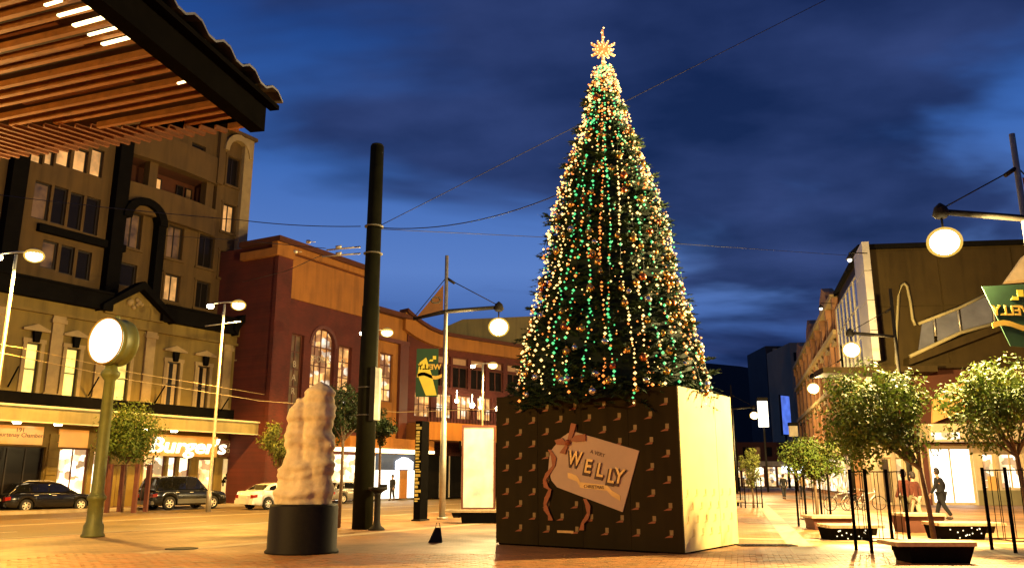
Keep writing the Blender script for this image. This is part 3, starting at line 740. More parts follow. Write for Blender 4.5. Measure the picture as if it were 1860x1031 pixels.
for k, h in enumerate(bh):
    f = window(FB, rb, h, M['win_dim'] if k == 0 else M['win_pub'], M['frame_red'], 4 if k == 1 else 2, 5, depth=0.25, w=0.09)
    if k == 1:
        mm = (h[0] + h[1]) / 2; ww = (h[1] - h[0]) / 2; zz = h[3] - ww; t = MB()
        inn = [(mm - ww * math.cos(math.pi * i / 14), zz + ww * math.sin(math.pi * i / 14)) for i in range(15)]
        t.fband(FB, [(p[0], h[3] + 0.01) for p in inn], inn, -0.24, -0.02); t.build('arch_spandrel', M['brick_red'], rb)
        t = MB(); t.fband(FB, [(mm - (ww + 0.22) * math.cos(math.pi * i / 14), zz + (ww + 0.22) * math.sin(math.pi * i / 14)) for i in range(15)], inn, -0.02, 0.06); t.build('arch_ring', M['frame_red'], rb)
        text_on('window_lettering', 'SPORTS', 0.62, FB, mm, zz - 1.15, -0.2, M['frame_pale'], rb, ext=0.01)
    elif k == 0:
        for j, ch in enumerate('BAR'): text_on('window_lettering', ch, 0.6, FB, (h[0] + h[1]) / 2, h[3] - 2.2 - 0.9 * j, -0.2, M['frame_pale'], rb, ext=0.01)
    else:
        text_on('window_lettering', 'O', 0.6, FB, (h[0] + h[1]) / 2, h[3] - 1.3, -0.2, M['frame_pale'], rb, ext=0.01)
t = MB(); sp = FB.s_(526, 500); t.fbox(FB, sp, BS1, fz0, fz1, 0, 0.1); t.build('frieze', M['orange_render'], rb)
t = MB(); t.fbox(FB, -0.1, sp - 0.05, 0, fz1 - 0.4, 0, 0.3); t.build('corner_pier', M['brick_red'], rb)
t = MB(); t.fbox(FB, -0.25, BS1, fz1 + 0.12, fz1 + 0.75, -0.2, 0.3); t.fbox(FB, -0.35, sp, fz1 - 0.4, fz1 + 0.12, -3, 0.4); t.build('frieze_cap', M['orange_render'], rb)
t = MB(); t.fbox(FB, -0.35, BS1 + 0.1, BZT, BZT + 0.35, -3.2, 0.55); t.fbox(FB, -0.2, BS1, fz1 + 0.75, BZT, -0.2, 0.12); t.build('parapet', M['hotel_red'], rb)

# orange wing with pilasters, beyond the big pole
ow = empty('orange_rendered_wing', FB.pt(BS1 + 3, 0), 'orange rendered wing with red-brown pilaster and tall lit window beside the brick building', 'building')
OS0, OS1 = BS1 + 0.02, FB.s_(739, 640); OZT = FB.z_(690, 566)
wh = FB.rect(689, 641, 713, 729)
mb = MB(); wall(mb, FB, OS0, OS1, 0, OZT, [wh], 0.3); block(mb, FB, OS0, OS1, 0, OZT, 10); mb.build('wall', M['orange_render'], ow)
window(FB, ow, wh, M['win_pub'], M['frame_red'], 2, 4, depth=0.2, w=0.1)
t = MB(); s0, s1 = FB.s_(722, 680), FB.s_(737, 680); t.fbox(FB, s0, s1, 0, OZT - 1.9, 0, 0.25); t.build('pilaster', M['frame_red'], ow)
t = MB(); t.fbox(FB, OS0, OS1 + 0.1, OZT - 0.1, OZT + 0.25, -0.3, 0.6); t.build('parapet_cap', M['hotel_red'], ow)
t = MB(); t.fbox(FB, OS0, OS1, OZT - 2.2, OZT - 1.9, 0, 0.3); t.build('string_course', M['frame_red'], ow)

# ------------------------------------------------------------------ curved corner pub with balcony
fo = P(741, 600, 66).xy
FD = Face(fo, (0.70, 0.714))
pb = empty('corner_pub_building', FD.pt(6, 0), 'low orange-corniced pub with dark upper floor, balcony and lit windows behind flag lamp', 'building')
DZT = FD.z_(822, 614); D1 = 26.0
dz = DZT
cor0 = FD.z_(822, 636)
hd = []
for i in range(6):
    a_ = FD.s_(757 + i * 33, 650); hd.append((a_, a_ + 1.75, FD.z_(840, 662) - 0.1, cor0 - 0.55))
lo = []
for i in range(7):
    a_ = 0.9 + i * 2.3; lo.append((a_, a_ + 1.7, FD.z_(820, 760), FD.z_(820, 716)))
for h in hd: pass
zb3 = FD.z_(820, 718)
hd2 = [(h[0], h[1], FD.z_(840, 705), h[2] - 0.12) for h in hd]
mb = MB(); wall(mb, FD, 0, D1, 3.3, DZT - 0.2, hd + hd2 + lo, 0.3); block(mb, FD, 0, D1, 0, DZT - 0.2, 14); mb.build('wall', M['brick_red'], pb)
M['win_pale'] = mat('pale_blind', (0.42, 0.26, 0.15), 0.8, var=0.15)
for h in hd: window(FD, pb, h, M['win_pale'], M['frame_red'], 1, 1, depth=0.2, w=0.08)
for h in hd2: window(FD, pb, h, M['glass_dark'], M['frame_red'], 2, 1, depth=0.2, w=0.08)
for h in lo: window(FD, pb, h, M['win_pub'], M['frame_red'], 3, 2, depth=0.2, w=0.08)
# cornice sweeping down from the taller wing
top = []; bot = []
for i in range(17):
    q = i / 16; s = -0.6 + (D1 + 0.6) * (q ** 1.7); rise = 1.1 * max(0, 1 - s / 4.0) ** 2 if s < 4 else 0
    top.append((s, DZT + rise)); bot.append((s, cor0 + rise * 0.75))
t = MB(); t.fband(FD, top, bot, -0.3, 0.45); t.build('cornice', M['orange_render'], pb)
t = MB(); t.fband(FD, [(s, z + 0.28) for s, z in top], top, -0.4, 0.75); t.build('cornice_cap', M['hotel_red'], pb)
# balcony
bz = FD.z_(820, 772)
t = MB(); t.fbox(FD, 0.2, D1, bz - 0.35, bz, 0.02, 2.4); t.build('balcony_floor', M['orange_render'], pb)
t = MB()
for i in range(60):
    a_ = 0.3 + i * 0.34; t.fbox(FD, a_, a_ + 0.03, bz, bz + 1.05, 2.3, 2.33)
t.fbox(FD, 0.2, 20.6, bz + 1.05, bz + 1.11, 2.28, 2.35); t.build('railing', M['black'], pb)
for i in range(4):
    s, z = FD.uv((815, 843, 858, 889)[i], (729, 737, 741, 743)[i]); t = MB(); t.ball(FD.pt(s, z, 1.0), (0.17, 0.22, 0.13, 0.2)[i], 8, 6); t.tube([FD.pt(s, z + 0.2, 1.0), FD.pt(s, z + 0.9, 1.0)], 0.02, 5); t.build('balcony_lamp', M['lamp_white'], pb)
# shopfront level of wing and pub
sz = FB.z_(690, 824)
t = MB(); t.fbox(FB, FB.s_(588, 806), FB.s_(745, 808), FB.z_(690, 816), FB.z_(690, 798), 0.1, 2.3); t.build('awning', M['orange_render'], ow)
t = MB(); t.fbox(FB, FB.s_(588, 806), FB.s_(745, 808), FB.z_(690, 822), FB.z_(690, 817), 0.3, 2.34); t.build('awning_light', M['led'], ow)
t = MB(); t.fbox(FB, FB.s_(600, 840), FB.s_(678, 840), 0.05, FB.z_(640, 826), 0.12, 0.3); t.build('shop_window', M['shop_white'], ow)
M['shop_blue'] = mat('dark_blue_sign_board', (0.02, 0.035, 0.10), 0.5, var=0.3)
t = MB(); t.fbox(FB, FB.s_(676, 840), FB.s_(747, 840), FB.z_(700, 853), FB.z_(700, 824), 0.3, 0.5); t.build('shop_sign', M['shop_blue'], ow)
s, z = FB.uv(722, 842); t = MB(); t.fbox(FB, s - 0.95, s + 1.2, z - 0.4, z + 0.2, 0.5, 0.62); t.fprism(FB, [(s - 0.9, z + 0.2), (s + 1.1, z + 0.2), (s + 0.5, z + 0.45), (s - 0.1, z + 0.5)], 0.5, 0.62); t.build('lit_sign', M['sign_cold'], ow)
for u0, u1 in ((677, 717), (731, 747)):
    t = MB(); t.fbox(FB, FB.s_(u0, 880), FB.s_(u1, 880), 0.05, FB.z_(700, 853), 0.3, 0.42); t.build('shop_window', M['shop_cold'], ow)
t = MB(); t.fbox(FB, FB.s_(718, 880), FB.s_(730, 880), 0.02, FB.z_(700, 853), 0.3, 0.5); t.build('shop_pier', M['orange_render'], ow)
t = MB(); t.fbox(FD, 0.0, D1, FD.z_(830, 803), FD.z_(830, 776), 0.02, 2.5); t.build('awning', M['orange_render'], pb)
t = MB(); t.fbox(FD, 0.0, D1, 0, FD.z_(830, 806), -0.4, 0.0); t.build('ground_floor_wall', M['slate'], pb)
text_on('pub_lettering', 'PUB & BAR', 0.55, FD, FD.s_(822, 805), FD.z_(822, 811), 2.52, M['frame_pale'], pb)
t = MB(); t.fbox(FD, FD.s_(800), FD.s_(850), FD.z_(822, 816), FD.z_(822, 798), 2.4, 2.5); t.build('name_board', M['slate'], pb)
for i in range(5):
    a_ = 1.2 + i * 2.4; t = MB(); t.fbox(FD, a_, a_ + 0.14, 0, 3.3, 0.02, 0.16); t.fbox(FD, a_ + 1.0, a_ + 1.08, 0, 3.3, 0.02, 0.1); t.build('door_frame', M['frame_pale'], pb)
# dark vaulted roof behind the pub
db = P(880, 640, 92); t = MB()
prof = [(-6.2, 0), (-6.2, 14), (-5.6, 16.6), (-4.5, 18.1), (-2.5, 19.0), (6.5, 19.4), (8.0, 18.6), (8.8, 16.8), (9.0, 12), (9.0, 0)]
vs = [(db.x + x, 92, z + 0.0) for x, z in prof] + [(db.x + x, 112, z) for x, z in prof]
n_ = len(prof); t.add(vs, [tuple(range(n_)), tuple(range(2 * n_ - 1, n_ - 1, -1))] + [(i, (i + 1) % n_, (i + 1) % n_ + n_, i + n_) for i in range(n_)])
M['roof_olive'] = mat('olive_vaulted_roof', (0.26, 0.20, 0.06), 0.7, var=0.2, scale=0.5, stain=0.3)
tag(t.build('vaulted_hall', M['roof_olive'], None, at=(db.x, 100, 0)), 'plain olive vaulted hall rising behind the corner pub', 'building')
# ------------------------------------------------------------------ buildings along the mall
FE = Face((22.0, 50.0), (1.0, -0.12))
FS = Face((22.0, 50.0), (-0.257, -0.966))
M['bronze'] = mat('bronze_cladding', (0.040, 0.026, 0.007), 0.6, 0.0, spec=0.1, var=0.2, scale=0.6, stain=0.3)
M['silver_panel'] = mat('pale_metal_panel', (0.36, 0.33, 0.28), 0.45, 0.3, var=0.15, scale=1)
M['glass_grey'] = mat('grey_glazing', (0.10, 0.10, 0.11), 0.12, 0.0, var=0.3, scale=0.8, spec=0.3)
M['cream'] = mat('cream_render', (0.55, 0.42, 0.24), 0.8, var=0.2, scale=1.5, stain=0.2)
mo = empty('cinema_building', (22.0, 50.0, 0), 'bronze clad modern building with overhanging upper floors and glazed ramp above white-lit shop', 'building')
zlo = FE.z_(1700, 668); zhi = FE.z_(1590, 453)
sL = FS.s_(1526, 600)
t = MB(); wall(t, FE, 0, 26, zlo, zhi, []); t.quad(FS.pt(sL, zlo), FS.pt(0, zlo), FS.pt(0, zhi), FS.pt(sL, zhi))
t.quad(FE.pt(26, zlo), FE.pt(26, zlo, -20), FE.pt(26, zhi, -20), FE.pt(26, zhi)); t.quad(FE.pt(0, zhi), FE.pt(26, zhi), FE.pt(26, zhi, -22), FS.pt(sL, zhi)); t.quad(FE.pt(0, zlo), FE.pt(26, zlo), FE.pt(26, zlo, -22), FS.pt(sL, zlo))
t.build('wall', M['bronze'], mo)
for i in range(6):                                   # cladding panel joints as proud battens
    for j in range(2):
        a_ = 0.12 + i * 4.3; z0 = zlo + 0.3 + j * (zhi - zlo - 0.4) / 2
        q = MB(); q.fbox(FE, a_, a_ + 4.22, z0, z0 + (zhi - zlo - 0.4) / 2 - 0.05, 0.0, 0.05); q.build('cladding_panel', M['bronze'], mo)
t = MB(); t.fbox(FE, -0.3, 26, zhi, zhi + 0.3, -2, 0.25); t.fbox(FS, sL, -0.3, zhi, zhi + 0.3, -2, 0.25); t.build('parapet', M['slate'], mo)
t = MB(); t.fbox(FE, -3.3, 3.2, zlo - 0.35, zlo, -1.2, 1.2); t.build('overhang_slab', M['bronze'], mo)
s0, s1 = FS.s_(1572, 560), FS.s_(1590, 560)
for j in range(4):
    z0 = zlo + 0.2 + j * (zhi - zlo - 0.3) / 4; q = MB(); q.fbox(FS, s0, s1, z0, z0 + (zhi - zlo - 0.3) / 4 - 0.04, 0.0, 0.4); q.build('silver_panel', M['silver_panel'], mo)
g0, g1 = FS.s_(1528, 590), FS.s_(1570, 560)
for i in range(6):
    a0 = g0 + (g1 - g0) * i / 6; a1 = g0 + (g1 - g0) * (i + 1) / 6
    window(FS.off(0.3), mo, (a0 + 0.05, a1 - 0.05, zlo + 0.3, zhi - 1.2), M['glass_grey'], M['steel'], 1, 3, depth=0.0, w=0.08)
# pale bent pipe on the wall, sloping glass balustrade
pp = [FE.uv(u, v) for u, v in ((1625, 662), (1626, 600), (1630, 540), (1634, 520), (1640, 516), (1645, 522), (1651, 550), (1655, 580), (1660, 592))]
t = MB(); t.tube([FE.pt(s, z, 0.25) for s, z in pp], 0.085, 8); t.build('bent_pipe', M['fascia_olive'], mo)
r_top = [FE.uv(1656, 594), FE.uv(1728, 566), FE.uv(1790, 535)]; r_bot = [FE.uv(1640, 652), FE.uv(1730, 610), FE.uv(1818, 586)]
t = MB(); t.tube([FE.pt(s, z, 1.2) for s, z in r_top], 0.09, 8); t.tube([FE.pt(s, z, 1.2) for s, z in r_bot], 0.11, 8); t.build('ramp_rail', M['fascia_olive'], mo)
for (ua, va, ub, vb_) in ((1683, 583, 1686, 616), (1725, 567, 1731, 610), (1785, 538, 1791, 592)):
    a_ = FE.uv(ua, va); b_ = FE.uv(ub, vb_); t = MB(); t.tube([FE.pt(*a_, 1.2), FE.pt(*b_, 1.2)], 0.06, 6); t.build('ramp_post', M['steel'], mo)
for (q4) in (((1662, 594), (1681, 586), (1684, 632), (1655, 644)), ((1687, 584), (1724, 569), (1729, 609), (1690, 629)), ((1730, 566), (1783, 541), (1788, 596), (1735, 608))):
    t = MB(); t.fprism(FE, [FE.uv(*p) for p in q4], 1.15, 1.19); t.build('glass_panel', M['glass_grey'], mo)
t = MB(); a_ = [FE.uv(1640, 652), FE.uv(1818, 586), FE.uv(1818, 600), FE.uv(1640, 667)]; t.fprism(FE, a_, 0.06, 1.1); t.build('ramp_floor', M['bronze'], mo)
# lower storeys
FL = FE.off(-1.0)
lw = [(1600, 700, 1625, 760, 'glass_dark'), (1640, 698, 1672, 760, 'win_dim'), (1745, 690, 1785, 760, 'win_dim'), (1795, 690, 1835, 760, 'glass_dark'), (1698, 625, 1728, 664, 'win_dim')]
lh = [FL.rect(*w[:4]) for w in lw[:4]]
cz2 = FL.z_(1740, 806)
doors = [(1603, 830, 1622, 918, 'win_dim'), (1630, 830, 1646, 918, 'shop_warm'), (1692, 812, 1772, 918, 'shop_cold'), (1788, 822, 1812, 905, 'shop_white'), (1818, 822, 1862, 905, 'shop_white')]
dh = []
for d in doors:
    r = FL.rect(*d[:4]); dh.append((r[0], r[1], 0.04 if d[2] < 1780 else 0.9, min(r[3], cz2 - 0.15)))
t = MB(); wall(t, FL, 0.2, 26, cz2, zlo, lh, 0.3); t.build('upper_wall', M['hotel_red'], mo)
t = MB(); wall(t, FL, 0.2, 26, 0, cz2, dh, 0.3); t.quad(FL.pt(0.2, 0), FL.pt(0.2, zlo), FS.pt(sL, zlo, -0.6), FS.pt(sL, 0, -0.6)); t.build('lower_wall', M['cream'], mo)
for h, w in zip(lh, lw): window(FL, mo, h, M[w[4]], M['frame_red'], 3, 1, depth=0.2, w=0.08)
for h, d in zip(dh, doors): window(FL, mo, h, M[d[4]], M['cream'], 2 if d[2] - d[0] > 40 else 1, 1, depth=0.22, w=0.1, name='shop_window')
t = MB(); r = FL.rect(1668, 772, 1770, 806); t.fbox(FL, r[0], 26, r[2] + 0.1, r[3], 0.02, 1.8); t.build('shop_canopy', M['cream'], mo)
t = MB(); t.fprism(FL, [FL.uv(1680, 770), FL.uv(1736, 748), FL.uv(1736, 698), FL.uv(1682, 728)], 1.0, 1.3); t.build('sloping_sign_board', M['sign_orange'], mo)
t = MB(); t.fprism(FL, [FL.uv(1700, 728), FL.uv(1716, 720), FL.uv(1716, 706), FL.uv(1700, 714)], 1.3, 1.33); t.build('sign_panel', M['sign_amber'], mo)
t = MB(); r = FL.rect(1672, 788, 1720, 800); t.fbox(FL, r[0], r[1], r[2], r[3], 1.8, 1.9); t.build('shop_sign', M['shop_white'], mo)
for i, u in enumerate((1650, 1662, 1682)):
    s = FL.s_(u, 860); t = MB(); t.fbox(FL, s - 0.12, s + 0.12, 0, cz2, 0.03, 0.2); t.build('door_pillar', M['frame_red'] if i == 2 else M['cream'], mo)
t = MB(); s = FL.s_(1800, 860); r = FL.rect(1795, 864, 1810, 904); t.fbox(FL, r[0], r[1], r[2], r[3], 0.02, 0.1); t.build('menu_board', M['sign_orange'], mo)
t = MB(); t.fbox(FL, FL.s_(1776, 900), 26, 0, 0.85, 0.02, 0.15); t.build('stall_riser', M['fascia_olive'], mo)

# ornate older building further along
ob = empty('ornate_old_building', FS.pt(FS.s_(1490, 800), 0), 'ornate brown stone building with arched windows further along the mall', 'building')
M['stone_brown'] = mat('brown_ornate_stone', (0.30, 0.15, 0.07), 0.85, var=0.3, scale=1.2, bump=0.3, bscale=8, stain=0.3)
o1 = sL - 0.05; o0 = FS.s_(1450, 700); OZ = FS.z_(1504, 552)
bays = 9; bw_ = (o1 - o0) / bays; oh = []
for i in range(bays):
    for j, (z0, z1) in enumerate(((5.2, 8.0), (9.2, 12.0), (13.2, 15.6))):
        c0 = o0 + bw_ * (i + 0.5); oh.append((c0 - bw_ * 0.24, c0 + bw_ * 0.24, z0, z1))
t = MB(); wall(t, FS, o0, o1, 0, OZ, oh, 0.35); block(t, FS, o0, o1, 0, OZ, 16); t.build('wall', M['stone_brown'], ob)
for k, h in enumerate(oh): window(FS, ob, h, M['win_dim'] if k % 4 == 1 else M['glass_dark'], M['frame_red'], 2, 2, depth=0.25, w=0.1)
for i in range(bays + 1):
    s = o0 + bw_ * i; t = MB(); t.fbox(FS, s - 0.28, s + 0.28, 4.2, OZ - 0.8, 0.0, 0.3); t.fbox(FS, s - 0.4, s + 0.4, OZ - 1.6, OZ - 0.8, 0, 0.45); t.build('pilaster', M['stone_brown'], ob)
for z0 in (4.2, 8.5, 12.5, OZ - 0.8):
    t = MB(); t.fbox(FS, o0, o1, z0, z0 + 0.35, 0, 0.55); t.build('cornice', M['stone_trim'], ob)
for k, h in enumerate(oh):
    m_ = (h[0] + h[1]) / 2; t = MB(); t.fprism(FS, [(h[0] - 0.2, h[3] + 0.05), (h[1] + 0.2, h[3] + 0.05), (m_, h[3] + 0.55)], 0, 0.3); t.build('window_hood', M['stone_trim'], ob)
for i in (1, 4, 7):
    c0 = o0 + bw_ * (i + 0.5); t = MB(); t.fprism(FS, [(c0 - bw_ * 0.6, OZ), (c0 + bw_ * 0.6, OZ), (c0 + bw_ * 0.45, OZ + 0.9), (c0, OZ + 1.7), (c0 - bw_ * 0.45, OZ + 0.9)], -0.6, 0.3); t.build('gable', M['stone_brown'], ob)
for i in range(bays):
    c0 = o0 + bw_ * i + 0.3; t = MB(); t.fbox(FS, c0, c0 + bw_ - 0.6, 0.4, 3.2, 0.02, 0.12); t.build('shop_window', M['shop_warm'] if i % 3 else M['shop_white'], ob)
t = MB(); t.fbox(FS, o0, o1, 3.4, 3.9, 0.02, 2.4); t.build('verandah', M['cream'], ob)

# towers and far street end
def tower(name, u0, u1, vt, Y, m_, label, depth=14, wins=None):
    a_ = P(u0, vt, Y); b_ = P(u1, vt, Y); t = MB(); t.box(a_.x, b_.x, Y, Y + depth, 0, a_.z)
    e_ = empty(name, ((a_.x + b_.x) / 2, Y, 0), label, 'building'); t.build('wall', m_, e_)
    F = Face((a_.x, Y), (1, 0)); return e_, F, b_.x - a_.x, a_.z
M['tower_dark'] = mat('dark_tower_cladding', (0.016, 0.013, 0.012), 0.6, var=0.3, scale=0.2)
M['tower_tan'] = mat('tan_tower_render', (0.30, 0.22, 0.13), 0.8, var=0.2, scale=0.2)
e_, F, w_, z_ = tower('office_tower', 1390, 1450, 628, 175, M['tower_dark'], 'tall dark office tower at the far end of the mall')
t = MB(); t.fbox(F, w_ * 0.2, w_ * 0.48, 0, z_ - 0.6, 0.02, 0.5); t.build('tan_pier', M['tower_tan'], e_)  # pier in paler tan render than the tower
for j in range(8):
    for i in range(4):
        t = MB(); a_ = w_ * 0.53 + i * w_ * 0.11; t.fbox(F, a_, a_ + w_ * 0.08, z_ - 3 - j * 3, z_ - 1.2 - j * 3, 0.0, 0.06); t.build('window', M['win_dim'] if (i * 3 + j * 5) % 7 == 0 else M['glass_dark'], e_)
e2, F2, w2, z2 = tower('tan_tower', 1434, 1462, 622, 150, M['tower_tan'], 'plain tan tower block above the ornate stone building')
for j in range(5):
    t = MB(); t.fbox(F2, w2 * 0.2, w2 * 0.8, z2 - 3.4 - j * 3, z2 - 1.8 - j * 3, 0.0, 0.06); t.build('window', M['win_dim'] if j == 2 else M['glass_dark'], e2)
# street end shops
se = empty('street_end_shops', (38, 138, 0), 'low warm-lit shops closing the far end of the street', 'building')
a_ = P(1300, 800, 138); b_ = P(1470, 800, 138); F3 = Face((a_.x, 138), (1, 0)); W3 = b_.x - a_.x
t = MB(); t.box(a_.x, b_.x, 138, 146, 0, 7.2); t.build('wall', M['hotel_red'], se)
n3 = 8
for i in range(n3):
    x = W3 * i / n3; t = MB(); t.fbox(F3, x + 0.25, x + W3 / n3 - 0.2, 0.2, 3.2, 0.0, 0.1); t.build('shop_window', M['shop_white'] if i in (0, 3, 6) else M['shop_warm'], se)
    t = MB(); t.fbox(F3, x + 0.5, x + W3 / n3 - 0.5, 4.9, 6.4, 0.0, 0.08); t.build('window', M['glass_dark'] if i % 3 else M['win_dim'], se)
t = MB(); t.fbox(F3, 0, W3, 3.4, 4.1, 0.0, 2.0); t.build('verandah', M['cream'], se)
t = MB(); t.fbox(F3, W3 * 0.64, W3 * 0.86, 2.3, 3.3, 2.0, 2.2); t.build('blue_sign', M['sign_cold'], se)
lo_ = empty('dark_shop_block', (24.8, 96, 0), 'dark two-storey block with small lit shopfront behind the gift box corner', 'building')
t = MB(); c0 = P(1250, 800, 100); c1 = P(1338, 800, 100); t.box(c0.x, c1.x, 100, 118, 0, 6.3); t.build('wall', M['slate'], lo_)
F4 = Face((c0.x, 100), (1, 0)); W4 = c1.x - c0.x
for i in range(3):
    t = MB(); t.fbox(F4, W4 * (0.35 + 0.22 * i), W4 * (0.52 + 0.22 * i), 0.2, 3.0, 0.0, 0.1); t.build('shop_window', M['shop_warm'], lo_)
# blue screen hoarding, tall lit sign, small yellow sign
q = P(1431, 750, 128)
Fb = Face((q.x - 0.9, 128), (0.75, 0.65))
bs = empty('blue_lit_hoarding', (q.x, 128, 0), 'tall blue lit hoarding on the far tower side', 'sign')
t = MB(); t.fbox(Fb, 0, 2.1, P(0, 788, 128).z, P(0, 718, 128).z, 0, 0.2); t.build('screen', M['sign_blue'], bs)
t = MB(); t.fbox(Fb, -0.12, 2.22, P(0, 788, 128).z - 0.15, P(0, 718, 128).z + 0.15, -0.3, -0.002); t.fbox(Fb, 0.9, 1.2, 0, P(0, 788, 128).z, -0.3, -0.1); t.build('frame', M['dark'], bs)
def post_sign(u0, v0, u1, v1, Y, m_, label):
    a_ = P(u0, v0, Y); b_ = P(u1, v1, Y); e_ = empty('lit_sign', ((a_.x + b_.x) / 2, Y, 0), label, 'sign')
    t = MB(); t.box(a_.x, b_.x, Y - 0.2, Y + 0.2, b_.z, a_.z); t.build('sign_box', m_, e_)
    t = MB(); t.box(a_.x - 0.06, b_.x + 0.06, Y - 0.25, Y + 0.25, a_.z, a_.z + 0.4); t.tube([((a_.x + b_.x) / 2, Y, 0), ((a_.x + b_.x) / 2, Y, b_.z)], 0.12, 8); t.build('post', M['dark'], e_); return e_
post_sign(1376, 728, 1396, 775, 95, M['shop_cold'], 'tall white lit sign box on a dark post down the mall')
post_sign(1433, 773, 1449, 792, 100, M['sign_amber'], 'small amber lit sign beneath the blue hoarding')

# ------------------------------------------------------------------ street lamps
def light(name, loc, power, col=WARM, rad=0.12, par=None, cone=None):
    l = bpy.data.lights.new(name, 'SPOT' if cone else 'POINT'); l.energy = power
    if cone: l.spot_size = R(cone); l.spot_blend = 0.35
    l.energy = power; l.color = col; l.shadow_soft_size = rad
    o = bpy.data.objects.new(name, l); COL.objects.link(o); o.location = loc
    if par is not None: o.parent = par; o.location = Vector(loc) - WLOC[par]
    return o
PW_HIGH, PW_ARM = 12000, 7000
def twin_lamp(x, y, z, label, power=PW_HIGH, bar=False):
    e_ = empty('street_lamp', (x, y, -0.1), label, 'street lamp', 'tall twin-head street lamps along the road')
    t = MB(); t.tube([(x, y, -0.1), (x, y, 0.9), (x, y, 0.95), (x, y, z)], [0.13, 0.13, 0.09, 0.06], 12); t.build('pole', M['steel'], e_)
    t = MB(); t.tube([(x - 0.75, y, z + 0.02), (x, y, z + 0.1), (x + 1.0, y, z + 0.12)], 0.04, 8); t.build('head_arm', M['steel'], e_)
    t = MB(); t.lathe([(0.05, 0.26), (0.2, 0.2), (0.3, 0.05), (0.3, 0.0)], (x + 0.75, y, z - 0.0), 16); h = t.build('lamp_head', M['steel'], e_)
    t = MB(); t.ball((x + 0.75, y, z - 0.06), 0.32, 14, 8, 0, 0.7); t.build('bulb', M['lamp_white'], h)
    t = MB(); t.ball((x + 0.75, y, z - 0.06), 0.40, 18, 10, 0, 0.7); t.build('glass', M['lamp_halo'], h)  # shell that holds the yellow halo of the bulb
    t = MB(); t.lathe([(0.04, 0.16), (0.13, 0.1), (0.16, 0.0)], (x - 0.75, y, z - 0.1), 12); h = t.build('lamp_head', M['steel'], e_)
    t = MB(); t.ball((x - 0.75, y, z - 0.12), 0.19, 12, 6, 0, 0.7); t.build('glass', M['lamp_white'], h)
    if bar:
        t = MB(); t.tube([(x - 0.95, y, z - 1.2), (x + 0.95, y, z - 0.95)], 0.03, 6); t.build('cross_bar', M['pale_edge'], e_)
    light('lamp_light', (x + 0.75, y, z - 0.5), power, par=e_, cone=150); return e_
q = P(45, 462, 33); twin_lamp(q.x - 0.35, 33, q.z, 'twin-head street lamp nearest the timber canopy')
q = P(408, 552, 43.3); twin_lamp(q.x, 43.3, q.z, 'twin-head street lamp with cross bar beside the parked four-wheel drive', bar=True)
q = P(877, 662, 62); twin_lamp(q.x, 62, q.z, 'twin-head street lamp standing in front of the corner pub', 4500)
q = P(681, 602, 50); twin_lamp(q.x, 50, q.z, 'street lamp mostly hidden behind the thick dark pole', 4500)

def arm_lamp(x, y, sgn, label, power, pennant=True, top=10.7, name='banner_street_lamp'):
    e_ = empty(name, (x, y, 0), label, 'street lamp', 'banner lamps with one hanging bell light')
    t = MB(); t.tube([(x, y, 0), (x, y, 0.08)], 0.22, 14); t.tube([(x, y, 0.08), (x, y, 3.8), (x, y, 3.81), (x, y, top)], [0.13, 0.12, 0.09, 0.075], 14); t.build('pole', M['steel'] if pennant else M['dark'], e_)
    za = 8.3; xr = x + sgn * 2.2; xl = x - sgn * 1.35
    t = MB(); t.tube([(xl, y, za - 0.32), (x, y, za), (xr, y, za + 0.18)] if pennant else [(x, y, za), (x + sgn, y, za + 0.08), (xr, y, za + 0.18)], [0.06, 0.09, 0.08], 10); t.build('arm', M['dark'], e_)
    t = MB(); t.tube([(x + sgn * 0.05, y, top - 1.0), (x + sgn * 0.35, y, top - 1.2)], 0.06, 8); t.tube([(x + sgn * 0.05, y, top - 1.0), (xr - sgn * 0.1, y, za + 0.3)], 0.02, 6)
    if pennant: t.tube([(x - sgn * 0.05, y, top - 1.0), (xl, y, za - 0.28)], 0.018, 6)
    t.build('stay_cable', M['dark'], e_)
    t = MB(); t.lathe([(0.03, 0.42), (0.16, 0.3), (0.22, 0.1), (0.12, 0.0)], (xr, y, za + 0.0), 14); t.tube([(xr, y, za), (xr, y, za - 0.35)], 0.03, 8); t.build('lamp_fitting', M['dark'], e_)
    t = MB(); t.ball((xr, y, za - 0.66), 0.36, 16, 10, 0, 0.9); t.build('bulb', M['lamp_white'], e_)
    t = MB(); t.ball((xr, y, za - 0.66), 0.44, 20, 12, 0, 0.9); t.build('halo_shell', M['lamp_halo'], e_)  # halo glow around the bulb, put in as a shell
    if pennant:
        t = MB(); d = 0.02
        tri = [(x - sgn * 0.12, za + 0.02), (xl + sgn * 0.12, za - 0.26), (x - sgn * 0.12, top - 1.25)]
        t.add([(a_, y - d, b_) for a_, b_ in tri] + [(a_, y + d, b_) for a_, b_ in tri], [(0, 1, 2), (5, 4, 3), (0, 3, 4, 1), (1, 4, 5, 2), (2, 5, 3, 0)]); t.build('pennant', M['pennant'], e_)
        t = MB(); cx, cz_ = x - sgn * 0.42, za + 0.48; ring = [(cx + 0.19 * math.cos(k * math.pi / 8), y - 0.03, cz_ + 0.13 * math.sin(k * math.pi / 8)) for k in range(17)]
        t.tube(ring, 0.03, 5, cap=False); t.build('emblem', M['clad_grey'], e_)
    light('lamp_light', (xr, y, za - 1.2), power, PALE, par=e_); return e_
M['pennant'] = mat('brown_pennant_cloth', (0.14, 0.06, 0.02), 0.8, var=0.15)
arm_lamp(-2.75, 33.7, 1, 'banner lamp with brown pennant standing left of the gift box', PW_ARM)
q = P(1720, 475, 21); al2 = arm_lamp(q.x + 2.2, 21, -1, 'banner lamp nearest the mall trees, largest and brightest', PW_ARM * 4.0, name='banner_street_lamp')
